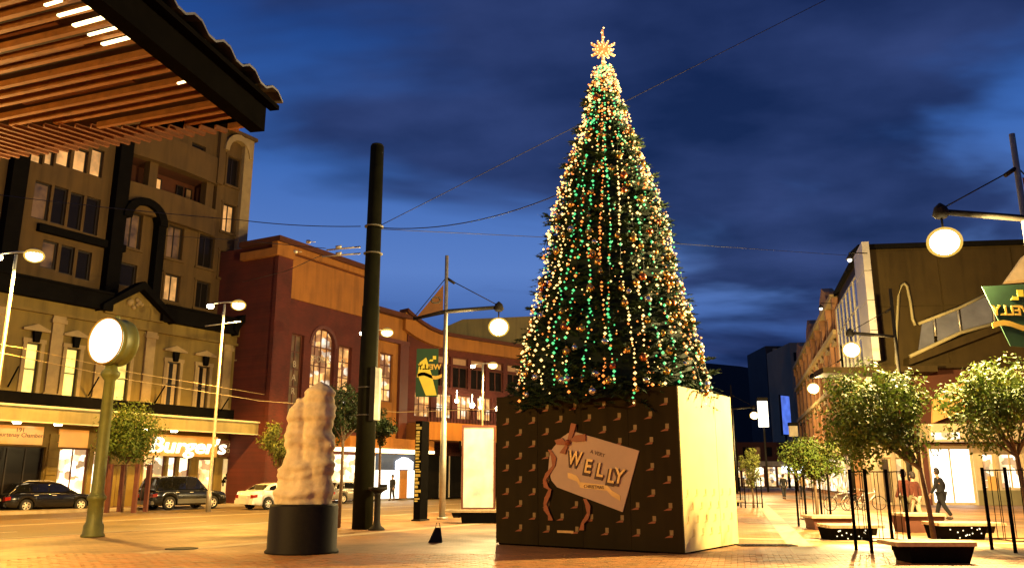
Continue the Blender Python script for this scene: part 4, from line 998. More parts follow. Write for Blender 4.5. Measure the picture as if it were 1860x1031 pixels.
q = P(1548, 648, 40); arm_lamp(q.x + 2.2, 40, -1, 'banner lamp beside the old brown building, above the bicycles', PW_ARM * 2.0, pennant=False)
q = P(1478, 712, 58); arm_lamp(q.x + 2.2, 58, -1, 'distant banner lamp in front of the ornate stone building', PW_ARM, pennant=False)
q = P(1370, 757, 84); arm_lamp(q.x - 2.2, 84, 1, 'farthest banner lamp, just past the gift box corner', PW_ARM, pennant=False)

# green banners, seen from behind so the word reads mirrored
M['banner_green'] = mat('dark_green_banner_cloth', (0.014, 0.05, 0.022), 0.8, var=0.2)
M['banner_yellow'] = mat('yellow_print_and_lamplight', (0.62, 0.52, 0.06), 0.8, var=0.1)  # boot print, and the lamplit patch painted on one banner
M['gold'] = mat('gold_print', (0.55, 0.36, 0.06), 0.6, var=0.15)
def banner(pts, y, label, txt_size, tx, tz, flare=False):
    base = (pts[0][0], y, 0); e_ = empty('street_banner', (sum(p[0] for p in pts) / 4, y, min(p[1] for p in pts)), label, 'banner', 'green banners hung from the lamp poles')
    t = MB(); n_ = len(pts); t.add([(a_, y - 0.012, b_) for a_, b_ in pts] + [(a_, y + 0.012, b_) for a_, b_ in pts], [tuple(range(n_)), tuple(range(2 * n_ - 1, n_ - 1, -1))] + [(i, i + n_, (i + 1) % n_ + n_, (i + 1) % n_) for i in range(n_)]); t.build('cloth', M['banner_green'], e_)
    F = Face((0, y), (1, 0))
    text_on('banner_lettering', 'WELLY', txt_size, F, tx, tz, 0.016, M['gold'], e_, mirror=True, ext=0.004, bold=0.01)
    t = MB(); w_ = txt_size * 1.7
    t.fband(F, [(tx - w_ + 2 * w_ * i / 8, tz - 0.12 - txt_size * 0.25 + 0.08 * math.sin(i * 0.8)) for i in range(9)], [(tx - w_ + 2 * w_ * i / 8, tz - 0.26 - txt_size * 0.25 + 0.08 * math.sin(i * 0.8)) for i in range(9)], 0.013, 0.02); t.build('ribbon_print', M['gold'], e_)
    t = MB(); xm, zm = tx + txt_size * 0.4, tz + txt_size * 1.35
    t.fbox(F, xm, xm + txt_size * 0.45, zm, zm + txt_size * 0.5, 0.013, 0.02); t.fprism(F, [(xm - txt_size * 0.55, zm - txt_size * 0.25), (xm + txt_size * 0.05, zm - txt_size * 0.25), (xm + txt_size * 0.05, zm), (xm - txt_size * 0.35, zm)], 0.013, 0.02); t.build('boot_print', M['banner_yellow'], e_)
    if flare:
        t = MB(); x0 = min(p[0] for p in pts); z0 = min(p[1] for p in pts)
        t.fprism(F, [(x0 + 0.42, z0 + 0.05), (x0 + 0.86, z0 + 0.06), (x0 + 0.62, z0 + 0.95), (x0 + 0.4, z0 + 1.6), (x0 + 0.14, z0 + 1.4), (x0 + 0.06, z0 + 0.9)], 0.013, 0.02); t.build('lit_patch', M['banner_yellow'], e_)  # lamplit part of the cloth, painted on as a yellow shape
    return e_
a_ = P(757, 633, 33.7); b_ = P(795, 720, 33.7)
banner([(a_.x, b_.z), (b_.x, b_.z), (b_.x, a_.z), (a_.x, a_.z)], 33.7, 'dark green banner with painted lamplit yellow patch on the lamp pole left of gift box', 0.3, (a_.x + b_.x) / 2 + 0.1, a_.z - 0.85, True)
pts = [P(1835, 628, 21), P(1875, 632, 21), P(1872, 515, 21), P(1783, 520, 21)]
banner([(p.x, p.z) for p in pts], 21, 'dark green banner tapering downward on the lamp pole nearest the mall trees', 0.36, P(1842, 570, 21).x, P(1842, 572, 21).z)
t = MB(); q = [P(1828, 510, 42), P(1880, 506, 42), P(1862, 462, 42)]
d = Vector((0, 0.12, 0)); t.add([*q, *[p + d + Vector((0.2, 0.6, 0)) for p in q]], [(0, 1, 2), (5, 4, 3), (0, 3, 4, 1), (1, 4, 5, 2), (2, 5, 3, 0)]); t.tube([P(1862, 508, 42) + Vector((0.3, 0.4, 0)), Vector((P(1862, 508, 42).x + 0.3, 42.4, 0))], 0.06, 8)
tag(t.build('sail_shade', M['cream'], None, at=(P(1862, 500, 42).x, 42, 0)), 'cream triangular sail shade on a post beyond the tapering green banner', 'shade')
from mathutils import noise as mnoise
# ------------------------------------------------------------------ timber canopy overhead
ZC = 6.0
cv = empty('timber_canopy', (-6.5, 8.0, 0), 'slatted cedar canopy with black edge beam and corrugated roof overhanging the plaza', 'canopy')
cc = Vector(G(468, 236, ZC).xy)
ua = R(78); ub = R(165)
dA = Vector((math.cos(ua), math.sin(ua))); dB = Vector((math.cos(ub), math.sin(ub)))     # along side edge, along front edge
nA = Vector((dA.y, -dA.x))                                                               # outwards from the side edge
bd = Vector((math.cos(R(181.5)), math.sin(R(181.5))))                                    # hip line between the two slat fields
def inter(p, d, q, e):
    den = d.x * e.y - d.y * e.x
    return ((q.x - p.x) * e.y - (q.y - p.y) * e.x) / den
def slat_obj(a, b, w, z0, z1, m_, me_name='slat'):
    t = MB(); d = (b - a).normalized(); n = Vector((d.y, -d.x)) * w / 2
    q = [a - n, b - n, b + n, a + n]
    t.hexa([(*p, z0) for p in q] + [(*p, z1) for p in q]); return t.build(me_name, m_, cv)
d1 = Vector((math.cos(R(-20.5)), math.sin(R(-20.5)))); n1 = Vector((-d1.y, d1.x))
for i in range(40):
    c = cc - n1 * (0.14 + i * 0.21)
    tr_ = inter(c, d1, cc - nA * 0.1, dA); b = c + d1 * tr_
    tl_ = inter(c, d1, cc, bd)
    a = c + d1 * tl_ if i < 14 else c - d1 * 9
    if (a - b).length > 9: a = b - d1 * 9
    if (a - b).length < 0.2: continue
    dz = (0, 0.05, 0.02)[i % 3]
    slat_obj(a, b, 0.055, ZC + dz, ZC + 0.075 + dz, M['slat'])
    if i % 2 == 0 and i > 3:        # short inner boards that stop part way, leaving dark notches
        b2 = b - d1 * (0.62 + rnd.uniform(0, 0.1)); a2 = b2 - d1 * rnd.uniform(1.4, 2.2)
        slat_obj(a2 - n1 * 0.1, b2 - n1 * 0.1, 0.05, ZC + 0.08, ZC + 0.16, M['slat2'])
d2 = Vector((math.cos(R(52)), math.sin(R(52))))
for i in range(46):
    a = cc + bd * (0.15 + i * 0.2); tt = inter(a, d2, cc, dB); b = a + d2 * tt
    if tt < 0.1: continue
    slat_obj(a, b, 0.05, ZC + 0.005, ZC + 0.06, M['slat2'])
t = MB(); p0 = cc + nA * 0.0; p1 = cc - dA * 11; w = nA * 0.1
q = [p1 - w, p0 - w, p0 + w, p1 + w]; t.hexa([(*p, ZC - 0.03) for p in q] + [(*p, ZC + 0.34) for p in q])
q = [p0 - w, p0 + dB * 10 - w, p0 + dB * 10 + dA * 0.14, p0 + dA * 0.14 - w]; t.hexa([(*p, ZC + 0.14) for p in q] + [(*p, ZC + 0.338) for p in q]); t.build('edge_beam', M['black'], cv)
t = MB(); q = [p1 - dA * 0, p0, p0 + dB * 10, p1 + dB * 10]; t.hexa([(*p, ZC + 0.26) for p in q] + [(*p, ZC + 0.3) for p in q]); t.build('ceiling', M['soffit'], cv)
# roof sheet with corrugated edge
t = MB(); o0 = p1 + nA * 0.27; L_ = 11.12; nn = 76; rows = []
for i in range(nn + 1):
    s = L_ * i / nn; z = ZC + 0.40 + (0.09 if (i // 2) % 2 else 0.0)
    e_ = o0 + dA * s; k_ = e_ - nA * 9; rows.append(((*e_, z), (*k_, z + 0.9), (*e_, z + 0.03), (*k_, z + 0.93)))
for i in range(nn):
    A_, B_ = rows[i], rows[i + 1]
    t.quad(A_[0], B_[0], B_[1], A_[1]); t.quad(A_[2], A_[3], B_[3], B_[2]); t.quad(A_[0], A_[2], B_[2], B_[0])
t.build('roof_sheet', M['roof_tin'], cv, fix=False)
t = MB(); q = [p1 + nA * 0.1, p0 + nA * 0.1 + dA * 0.1, p0 + nA * 0.23 + dA * 0.1, p1 + nA * 0.23]; t.hexa([(*p, ZC + 0.30) for p in q] + [(*p, ZC + 0.36) for p in q]); t.build('eave_board', M['black'], cv)
for ua_, va_, ub_, vb2, w_ in ((82, 8, 112, -1, 0.05), (106, 27, 172, 9, 0.06), (134, 45, 199, 27, 0.075), (161, 62, 221, 46, 0.05), (186, 79, 244, 64, 0.07), (323, 150, 346, 144, 0.04)):
    a_ = Vector(G(ua_, va_, ZC).xy); b_ = Vector(G(ub_, vb2, ZC).xy); slat_obj(a_, b_, w_ * 0.55, ZC - 0.022, ZC - 0.003, M['led'], 'led_strip')
for cx, cy in ((-8.4, 5.6), (-11.5, 12.5)):  # unseen column lamps, added to light slats, sculpture and left paving
    t = MB(); t.tube([(cx, cy, 0), (cx, cy, ZC + 0.26)], 0.14, 14); t.build('column', M['dark'], cv)
    t = MB(); t.lathe([(0.15, 0), (0.22, 0.1), (0.22, 0.2), (0.15, 0.3)], (cx, cy, 4.6), 14); lp = t.build('added_column_lamp', M['lamp_white'], cv)
    light('added_column_light', (cx + 0.6, cy + 0.3, 4.9), 4900 if cy > 10 else 420, (1.0, 0.56, 0.15), 0.15, lp)

# ------------------------------------------------------------------ thick pole, with a lit sign box
q = G(648, 961); px, py = q.x + 0.12, 27.3
bp = empty('tram_pole', (px, py, 0), 'thick dark green overhead-wire pole rising past the rooftops', 'pole')
t = MB(); t.tube([(px, py, 0), (px, py, 7.2), (px, py, 7.21), (px, py, 12.95)], [0.33, 0.29, 0.27, 0.235], 24); t.lathe([(0.235, 12.95), (0.2, 13.02), (0.02, 13.05)], (px, py, 0), 24); t.build('shaft', M['pole_green'], bp)
for v in (755, 705, 462, 413):
    z = P(664, v, 27.3).z; t = MB(); t.lathe([(0.27, 0), (0.33, 0.01), (0.33, 0.035), (0.27, 0.045)], (px, py, z), 24); t.build('clamp_band', M['clad_grey'], bp)
t = MB(); a_ = P(683, 668, 27.3); b_ = P(695, 765, 27.3); t.box(a_.x - 0.12, a_.x + 0.04, py - 0.35, py + 0.1, b_.z, a_.z); t.build('sign_back', M['dark'], bp)
t = MB(); t.box(a_.x + 0.042, a_.x + 0.18, py - 0.34, py + 0.09, b_.z + 0.04, a_.z - 0.04); t.build('lit_sign', M['panel_ad'], bp)
for v, du in ((448, -62), (460, -70)):
    a_ = P(655, v, 27.3); b_ = P(655 + du, v + 6, 27.3); t = MB(); t.tube([a_, b_], 0.03, 8); t.tube([P(620, v, 27.3), P(610, v + 1, 27.3)], 0.06, 8); t.build('wire_bracket', M['steel'], bp)

# ------------------------------------------------------------------ street clock
cx, cy = G(168, 974).xy
ck = empty('street_clock', (cx, cy, 0), 'olive green street clock on a cast post, its round face glowing white', 'clock')
t = MB(); t.lathe([(0.31, 0), (0.31, 0.05), (0.27, 0.1), (0.265, 0.3), (0.21, 0.4), (0.20, 0.95), (0.25, 1.0), (0.25, 1.08), (0.20, 1.12), (0.17, 1.2), (0.145, 4.3), (0.22, 4.4), (0.26, 4.46), (0.26, 4.54), (0.18, 4.62), (0.15, 4.85)], (cx, cy, 0), 24); t.build('post', M['clock_green'], ck)
fn = Vector((-0.374, -0.929, 0)); cz_ = 5.42
cc3 = Vector((cx + 0.02, cy, cz_))
t = MB(); t.lathe([(0.02, -0.3), (0.6, -0.3), (0.68, -0.26), (0.7, -0.18), (0.66, -0.12), (0.66, 0.12), (0.7, 0.18), (0.68, 0.26), (0.62, 0.3), (0.02, 0.3)], cc3, 36, axis=fn); t.build('clock_case', M['clock_green'], ck)
t = MB(); t.lathe([(0.655, 0.302), (0.62, 0.33), (0.3, 0.345), (0.001, 0.35)], cc3, 36, axis=fn); t.lathe([(0.001, -0.35), (0.3, -0.345), (0.56, -0.33), (0.6, -0.302)], cc3, 36, axis=fn); t.build('clock_face', M['clock_face'], ck)
t = MB(); t.lathe([(0.65, 0.30), (0.69, 0.34), (0.66, 0.37), (0.635, 0.335)], cc3, 36, axis=fn, caps=False); t.build('bezel', M['gold'], ck)
t = MB(); t.ball((cx + 0.02, cy, cz_ + 0.72), 0.08, 10, 6); t.build('finial', M['clock_green'], ck)

# ------------------------------------------------------------------ stone sculpture on a drum
sx, sy = (G(487, 1004).xy + G(610, 1007).xy) / 2
sx *= (sy + 0.35) / sy; sy += 0.35
st = empty('stone_sculpture', (sx, sy, 0), 'pale layered sandstone sculpture of two fused upright lobes on a dark drum', 'sculpture')
t = MB(); t.lathe([(0.79, 0), (0.79, 0.05), (0.745, 0.09), (0.74, 0.98), (0.7, 1.03), (0.01, 1.04)], (sx, sy, 0), 48); t.build('plinth', M['plinth'], st)
def blob(t, c, r, z0, z1, taper, lean=(0, 0)):
    prof = []; pts = []; m_ = 14
    for i in range(m_ + 1):
        q_ = i / m_; z = z0 + (z1 - z0) * q_
        pts.append((c[0] + lean[0] * q_, c[1] + lean[1] * q_, z)); prof.append(max(0.02, r * (1 - taper * q_) * math.sqrt(max(0.0, 1 - max(0, (q_ - 0.82) / 0.18) ** 2))))
    t.tube(pts, prof, 18)
t = MB()
k = sy / 1500
def sxx(u): return sx + (u - 550) * k
blob(t, (sxx(566), sy), 0.385, 1.0, 3.74, 0.06, (0.02, 0))
blob(t, (sxx(532), sy - 0.1), 0.28, 1.0, 3.36, 0.2, (0.0, 0))
blob(t, (sxx(549), sy + 0.18), 0.36, 1.0, 3.1, 0.3)
blob(t, (sxx(550), sy), 0.60, 1.0, 2.0, 0.25); blob(t, (sxx(520), sy - 0.15), 0.26, 1.0, 1.85, 0.2); blob(t, (sxx(580), sy - 0.2), 0.3, 1.0, 2.05, 0.15)
t.ball((sxx(584), sy - 0.1, 2.25), 0.22, 10, 6)
tmp = bpy.data.objects.new('tmp', t.mesh('tmp', M['sand'], (sx, sy, 0))); COL.objects.link(tmp)
rm = tmp.modifiers.new('r', 'REMESH'); rm.mode = 'VOXEL'; rm.voxel_size = 0.04
sm = tmp.modifiers.new('s', 'SMOOTH'); sm.iterations = 3; sm.factor = 0.6
dg = bpy.context.evaluated_depsgraph_get(); me = bpy.data.meshes.new_from_object(tmp.evaluated_get(dg)); bpy.data.objects.remove(tmp)
me.name = 'carved_stone'
for v in me.vertices:
    p = v.co.copy(); q_ = Vector((p.x, p.y, 0)).normalized() if p.xy.length > 0.01 else Vector((0, 0, 1))
    lay = math.sin(p.z * 11 + 2.2 * mnoise.noise(p * 1.7)) * 0.026 + 0.013 * math.sin(p.z * 31 + 5 * mnoise.noise(p * 1.3))
    v.co = p + q_ * (lay + 0.045 * mnoise.noise(p * 2.1) + 0.02 * mnoise.noise(p * 6.3))
me.materials.clear(); me.materials.append(M['sand'])
for p in me.polygons: p.use_smooth = True; p.material_index = 0
obj('carved_stone', me, st)

# ------------------------------------------------------------------ pedestal post, totem, advert panel
q = G(684, 962); e_ = empty('drinking_fountain', (q.x, q.y, 0), 'slim dark pedestal with wide flared top beside the thick pole', 'pedestal')
t = MB(); t.lathe([(0.26, 0), (0.24, 0.06), (0.13, 0.14), (0.1, 0.3), (0.095, 1.05), (0.12, 1.12)], (q.x, q.y, 0), 16); t.build('stem', M['dark'], e_)
t = MB(); t.lathe([(0.12, 1.12), (0.2, 1.18), (0.3, 1.22), (0.3, 1.29), (0.24, 1.3), (0.05, 1.26)], (q.x, q.y, 0), 20); t.build('bowl', M['dark'], e_)
t = MB(); t.box(q.x + 0.05, q.x + 0.28, q.y - 0.08, q.y + 0.08, 1.29, 1.38); t.build('spout', M['dark'], e_)
q = G(757, 946); tx, ty = q.x, q.y + 0.2
e_ = empty('totem_sign', (tx, ty, 0), 'slim black totem with a column of yellow lettering on its edge', 'sign')
Ft = Face((tx - 0.16, ty), (0.93, -0.36)); zt = P(760, 764, ty).z
t = MB(); t.fbox(Ft, 0, 0.28, 0.02, zt, -0.62, 0.0); t.build('slab', M['black'], e_)
t = MB(); t.fbox(Ft, -0.05, 0.33, 0, 0.06, -0.7, 0.06); t.build('base_plate', M['dark'], e_)
M['totem_print'] = mat('pale_yellow_print', (0.62, 0.52, 0.14), 0.6, var=0.3, scale=8)
zz = zt - 0.12; i = 0
while zz > 0.75:
    h_ = rnd.choice((0.05, 0.07, 0.1)); w_ = rnd.uniform(0.12, 0.24); a0 = 0.02 + rnd.uniform(0, 0.03)
    t = MB(); t.fbox(Ft, a0, a0 + w_, zz - h_, zz, 0.0, 0.006); t.build('printed_line', M['totem_print'], e_); zz -= h_ + rnd.choice((0.03, 0.045, 0.06)); i += 1
ay = 36.0; a_ = P(843, 776, ay); b_ = P(896, 921, ay)
e_ = empty('advert_panel', ((a_.x + b_.x) / 2, ay, 0), 'glowing cream advertising panel in a slim frame left of the gift box', 'panel')
t = MB(); t.box(a_.x, b_.x, ay - 0.06, ay + 0.06, b_.z, a_.z); t.build('lit_face', M['panel_ad'], e_)
t = MB()
for x0, x1, z0, z1 in ((a_.x - 0.08, a_.x, b_.z - 0.1, a_.z + 0.1), (b_.x, b_.x + 0.08, b_.z - 0.1, a_.z + 0.1), (a_.x, b_.x, a_.z, a_.z + 0.1), (a_.x, b_.x, b_.z - 0.1, b_.z)): t.box(x0, x1, ay - 0.1, ay + 0.1, z0, z1)
t.box(a_.x + 0.05, a_.x + 0.15, ay - 0.07, ay + 0.07, 0, b_.z - 0.1); t.box(b_.x - 0.15, b_.x - 0.05, ay - 0.07, ay + 0.07, 0, b_.z - 0.1); t.build('frame', M['frame_red'], e_)
for u0, u1 in ((833, 838), (899, 912)):
    pass

# ------------------------------------------------------------------ giant gift box
C0 = G(1243, 1007).xy; CL = G(901, 988).xy
ef = (C0 - CL).normalized(); FG = Face(CL, ef); wF = (C0 - CL).length
es = Vector((-ef.y, ef.x)); FGs = Face(C0, es); wS = 3.3
hB = FG.z_(1243, 700); hB = P(1243, 700, C0.y).z
ctr = CL + ef * wF / 2 + es * wS / 2
gb = empty('gift_box', (ctr.x, ctr.y, 0), 'giant dark gift box with yellow boot pattern and cream gift tag under the tree', 'gift box')
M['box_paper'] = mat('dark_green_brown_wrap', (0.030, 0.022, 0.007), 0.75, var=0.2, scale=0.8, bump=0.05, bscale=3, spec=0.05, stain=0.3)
M['box_side'] = mat('lamplit_side_wrap', (0.70, 0.56, 0.26), 0.42, 0.0, var=0.1, scale=1.2, bump=0.06, bscale=4)  # paler than the front: lamp glare on this side put into its colour
M['boot_leg'] = mat('yellow_boot_print', (0.24, 0.16, 0.05), 0.6, var=0.15)
M['boot_pale'] = mat('pale_gold_print', (0.60, 0.45, 0.17), 0.45, var=0.1)  # side prints kept pale to match the painted glare
M['boot_foot'] = mat('orange_boot_print', (0.26, 0.075, 0.02), 0.6, var=0.1)
for k_ in range(4):
    t = MB(); t.fbox(FG, wF * k_ / 4 + (0.004 if k_ else 0), wF * (k_ + 1) / 4 - (0.004 if k_ < 3 else 0), 0.04, hB, -0.06, (0, -0.004, -0.001, 0)[k_]); t.build('front_panel', M['box_paper'], gb)
for k_ in range(3):
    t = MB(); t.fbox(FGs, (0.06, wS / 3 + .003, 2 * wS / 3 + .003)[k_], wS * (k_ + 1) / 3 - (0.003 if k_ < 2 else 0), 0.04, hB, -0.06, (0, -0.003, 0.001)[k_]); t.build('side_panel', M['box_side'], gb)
FGb = Face(CL + es * wS, ef); t = MB(); t.fbox(FGb, 0, wF - 0.06, 0.04, hB, -0.06, 0); t.build('back_panel', M['box_paper'], gb)
FGl = Face(CL, es); t = MB(); t.fbox(FGl, 0.06, wS - 0.06, 0.04, hB, 0, 0.06); t.build('side_panel', M['box_paper'], gb)
t = MB(); t.hexa([FG.pt(0.05, 0, -0.05), FG.pt(wF - 0.05, 0, -0.05), FG.pt(wF - 0.05, 0, -wS + 0.05), FG.pt(0.05, 0, -wS + 0.05), FG.pt(0.05, 0.04, -0.05), FG.pt(wF - 0.05, 0.04, -0.05), FG.pt(wF - 0.05, 0.04, -wS + 0.05), FG.pt(0.05, 0.04, -wS + 0.05)]); t.build('base', M['black'], gb)
t = MB(); t.hexa([FG.pt(0.07, hB - 0.25, -0.07), FG.pt(wF - 0.07, hB - 0.25, -0.07), FG.pt(wF - 0.07, hB - 0.25, -wS + 0.05), FG.pt(0.07, hB - 0.25, -wS + 0.05), FG.pt(0.07, hB - 0.2, -0.07), FG.pt(wF - 0.07, hB - 0.2, -0.07), FG.pt(wF - 0.07, hB - 0.2, -wS + 0.05), FG.pt(0.07, hB - 0.2, -wS + 0.05)]); t.build('top_panel', M['black'], gb)
# gift tag outline in panel coordinates
tagpx = [(1047, 784), (1162, 818), (1132, 929), (1013, 884), (1003, 872), (997, 852), (1000, 820), (1020, 795), (1033, 786)]
tp = [FG.uv(*p) for p in tagpx]
def in_poly(p, poly):
    c = False
    for i in range(len(poly)):
        a_, b_ = poly[i], poly[i - 1]
        if (a_[1] > p[1]) != (b_[1] > p[1]) and p[0] < (b_[0] - a_[0]) * (p[1] - a_[1]) / (b_[1] - a_[1]) + a_[0]: c = not c
    return c
def boot(t, F, a, z, k):
    t.fbox(F, a, a + 0.13 * k, z, z + 0.17 * k, 0.0, 0.006, 0)
    t.fprism(F, [(a - 0.2 * k, z - 0.09 * k), (a + 0.09 * k, z - 0.07 * k), (a + 0.11 * k, z - 0.005), (a - 0.02 * k, z - 0.005), (a - 0.12 * k, z - 0.05 * k)], 0.0, 0.006, 1)
for F, wd in ((FG, wF), (FGs, wS), (FGl, wS)):
    nr = 12; t = MB()
    for j in range(nr):
        for i in range(7):
            a = 0.30 + (i + (0.5 if j % 2 == 0 else 0)) * (wd - 0.1) / 6.15; z = hB - 0.36 - j * (hB - 0.35) / (nr - 0.6) * 1.0
            if a > wd - 0.16 or z < 0.15 or (F is FGs and z > 1.3): continue
            if F is FG and (in_poly((a + 0.05, z), tp) or in_poly((a - 0.12, z), tp) or in_poly((a + 0.05, z + 0.15), tp)): continue
            tt = MB(); boot(tt, F if F is not FGl else Face(CL + es * wS, (-es.x, -es.y)), a, z, 0.64)
            tt.build('printed_boot', [M['boot_leg'], M['boot_foot']] if F is FG else [M['boot_pale'], M['boot_pale']], gb)
M['tag_card'] = mat('cream_tag_card', (0.54, 0.37, 0.22), 0.65, var=0.1, scale=1.5)
M['letter_dark'] = mat('dark_brown_letter_edge', (0.07, 0.028, 0.012), 0.6, var=0.1)
M['letter_gold'] = mat('gold_letter_face', (0.58, 0.36, 0.12), 0.4, 0.2, var=0.2, scale=5)
M['ribbon'] = mat('orange_ribbon', (0.32, 0.085, 0.02), 0.55, var=0.2, scale=5)
t = MB(); t.fprism(FG, tp, 0.008, 0.03); gt = t.build('gift_tag', M['tag_card'], gb)
rot = math.atan2(FG.z_(1162, 818) - FG.z_(1047, 784), FG.s_(1162, 818) - FG.s_(1047, 784))
for ch, u, v, sz in (('W', 1046, 840, 0.46), ('E', 1070, 854, 0.44), ('L', 1092, 861, 0.44), ('L', 1112, 872, 0.44), ('Y', 1126, 873, 0.46)):
    s, z = FG.uv(u - 1, v + 5)
    text_on('tag_lettering', ch, sz, FG, s - 0.04, z - 0.02, 0.045, M['letter_dark'], gt, rot=rot * 0.55, ext=0.012, bold=0.035, shear=0.12, sx=0.86 if ch != 'W' else 0.72)
    text_on('tag_lettering', ch, sz, FG, s, z + 0.02, 0.07, M['letter_gold'], gt, rot=rot * 0.55, ext=0.012, bold=0.008, shear=0.12, sx=0.86 if ch != 'W' else 0.72)
s, z = FG.uv(1086, 826); text_on('tag_lettering', 'A VERY', 0.12, FG, s, z, 0.035, M['letter_dark'], gt, rot=rot, ext=0.004)
rb_ = [(1033, 862), (1049, 868), (1056, 880), (1092, 884), (1104, 885), (1112, 894), (1128, 904)]
o_ = [FG.uv(u, v - 5) for u, v in rb_]; i_ = [FG.uv(u, v + 5) for u, v in rb_]
t = MB(); t.fband(FG, o_, i_, 0.03, 0.04); t.build('tag_scroll', M['letter_gold'], gt)
s, z = FG.uv(1080, 886); text_on('tag_lettering', 'CHRISTMAS', 0.10, FG, s, z, 0.045, M['letter_dark'], gt, rot=rot * 0.2, ext=0.004)
t = MB()
for pl_ in ([(1030, 802), (1024, 795), (1010, 799), (1014, 807), (1030, 808)], [(1036, 800), (1048, 790), (1066, 788), (1066, 800), (1048, 802)], [(1033, 800), (1036, 788), (1040, 768), (1049, 770), (1045, 785), (1039, 802)], [(1031, 806), (1024, 815), (1019, 822), (1029, 824), (1034, 810)]):
    t.fprism(FG, [FG.uv(*p) for p in pl_], 0.035, 0.075)
s, z = FG.uv(1034, 803); t.ball(FG.pt(s, z, 0.08), 0.07, 8, 6); t.build('bow', M['ribbon'], gt)
for path in ([(1000, 816), (1008, 830), (1008, 845), (998, 858), (991, 872), (994, 884), (1001, 888), (996, 902), (992, 915), (994, 925), (1000, 935), (1002, 944)], [(1064, 905), (1070, 918), (1071, 930), (1066, 942), (1060, 950), (1058, 962)]):
    t = MB()
    for i in range(len(path) - 1):
        (u0, v0), (u1, v1) = path[i], path[i + 1]; w0 = 4.5 if i % 2 else 2.8; w1 = 2.8 if i % 2 else 4.5
        t.fprism(FG, [FG.uv(u0 - w0, v0), FG.uv(u0 + w0, v0), FG.uv(u1 + w1, v1), FG.uv(u1 - w1, v1)], 0.012 + 0.03, 0.05 + 0.012 * (i % 2))
    t.build('ribbon_tail', M['ribbon'], gb)
s, z = FG.uv(1027, 965); t = MB(); t.fbox(FG, s - 0.22, s + 0.22, z - 0.025, z + 0.03, 0, 0.008); t.build('maker_label', M['letter_gold'], gb)

# ------------------------------------------------------------------ the Christmas tree
TX, TY = ctr.x - 0.02, ctr.y - 0.05
TZ0, TZ1 = hB - 0.2, 12.72
xt = empty('christmas_tree', (TX, TY, TZ0), 'tall conical Christmas tree strung with lights standing on the gift box', 'christmas tree')
M['fir'] = mat('dark_fir_needles', (0.014, 0.042, 0.012), 0.8, var=0.5, scale=6)
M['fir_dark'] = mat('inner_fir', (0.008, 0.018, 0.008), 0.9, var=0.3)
def cone_r(z): q_ = (z - TZ0) / (TZ1 - TZ0); return 2.42 * (1 - q_) + 0.11 * q_ + 0.20 * math.sin(math.pi * q_) + 0.05 * math.sin(q_ * 14)
t = MB(); t.tube([(TX, TY, TZ0), (TX, TY, TZ1 + 0.3)], [0.16, 0.03], 10); t.build('trunk', M['bark'], xt)
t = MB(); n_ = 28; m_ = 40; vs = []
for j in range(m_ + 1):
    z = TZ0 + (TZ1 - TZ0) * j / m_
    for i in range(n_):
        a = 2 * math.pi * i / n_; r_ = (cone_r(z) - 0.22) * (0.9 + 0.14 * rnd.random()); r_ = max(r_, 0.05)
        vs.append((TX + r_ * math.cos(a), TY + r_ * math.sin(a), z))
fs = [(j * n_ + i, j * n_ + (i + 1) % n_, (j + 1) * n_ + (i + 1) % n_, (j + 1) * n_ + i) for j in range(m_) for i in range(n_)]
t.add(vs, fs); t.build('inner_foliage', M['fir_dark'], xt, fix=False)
def sprig(t, base, d, L, k):
    """a fir twig: axis with needles each side"""
    d = d.normalized(); side = d.cross(Vector((0, 0, 1)))
    side = side.normalized() if side.length > 0.01 else Vector((1, 0, 0)); up = side.cross(d)
    n_ = 7
    for i in range(n_):
        q_ = i / n_; p = base + d * L * q_ + Vector((0, 0, -0.10 * L * q_ * q_)); ln = k * (1 - 0.55 * q_)
        for sg in (-1, 1):
            e_ = p + (side * sg * 0.8 + d * 0.9 + up * rnd.uniform(-0.35, 0.45)).normalized() * ln
            w_ = d * 0.025 + up * 0.014
            t.add([p - w_, p + w_, e_], [(0, 1, 2)])
    tip = base + d * L * 1.1 + Vector((0, 0, -0.1 * L)); t.add([base + d * L * 0.7 - side * 0.03, base + d * L * 0.7 + side * 0.03, tip], [(0, 1, 2)])
t = MB()
for i in range(3400):
    q_ = 1 - math.sqrt(rnd.random()) * 1.0; z = TZ0 - 0.15 + (TZ1 - TZ0) * q_ * 1.0
    a = rnd.uniform(0, 2 * math.pi); r_ = max(0.05, cone_r(z) - 0.30)
    o_ = Vector((math.cos(a), math.sin(a), 0)); base = Vector((TX, TY, z)) + o_ * r_
    big = rnd.random() < 0.09
    d = o_ + Vector((0, 0, rnd.uniform(-0.5, 0.35))) + Vector((-o_.y, o_.x, 0)) * rnd.uniform(-0.6, 0.6)
    sprig(t, base, d, (0.62 if big else rnd.uniform(0.28, 0.42)) * (0.75 if q_ > 0.8 else 1), 0.17)
for i in range(150):            # ragged boughs that stand out of the cone
    q_ = rnd.random() * 0.9; z = TZ0 + (TZ1 - TZ0) * q_; a = rnd.uniform(0, 2 * math.pi); o_ = Vector((math.cos(a), math.sin(a), 0)); L_ = rnd.uniform(0.3, 0.62) * (1 - 0.35 * q_)
    d = (o_ + Vector((0, 0, rnd.uniform(-0.25, 0.4)))).normalized(); sd = Vector((-o_.y, o_.x, 0)); b_ = Vector((TX, TY, z)) + o_ * (cone_r(z) - 0.25)
    sprig(t, b_, d, L_ + 0.15, 0.2)
    for k in (0.25, 0.5, 0.75):
        for sg in (-1, 1): sprig(t, b_ + d * L_ * k, d + sd * sg * 0.9 + Vector((0, 0, rnd.uniform(-0.3, 0.2))), 0.26, 0.14)
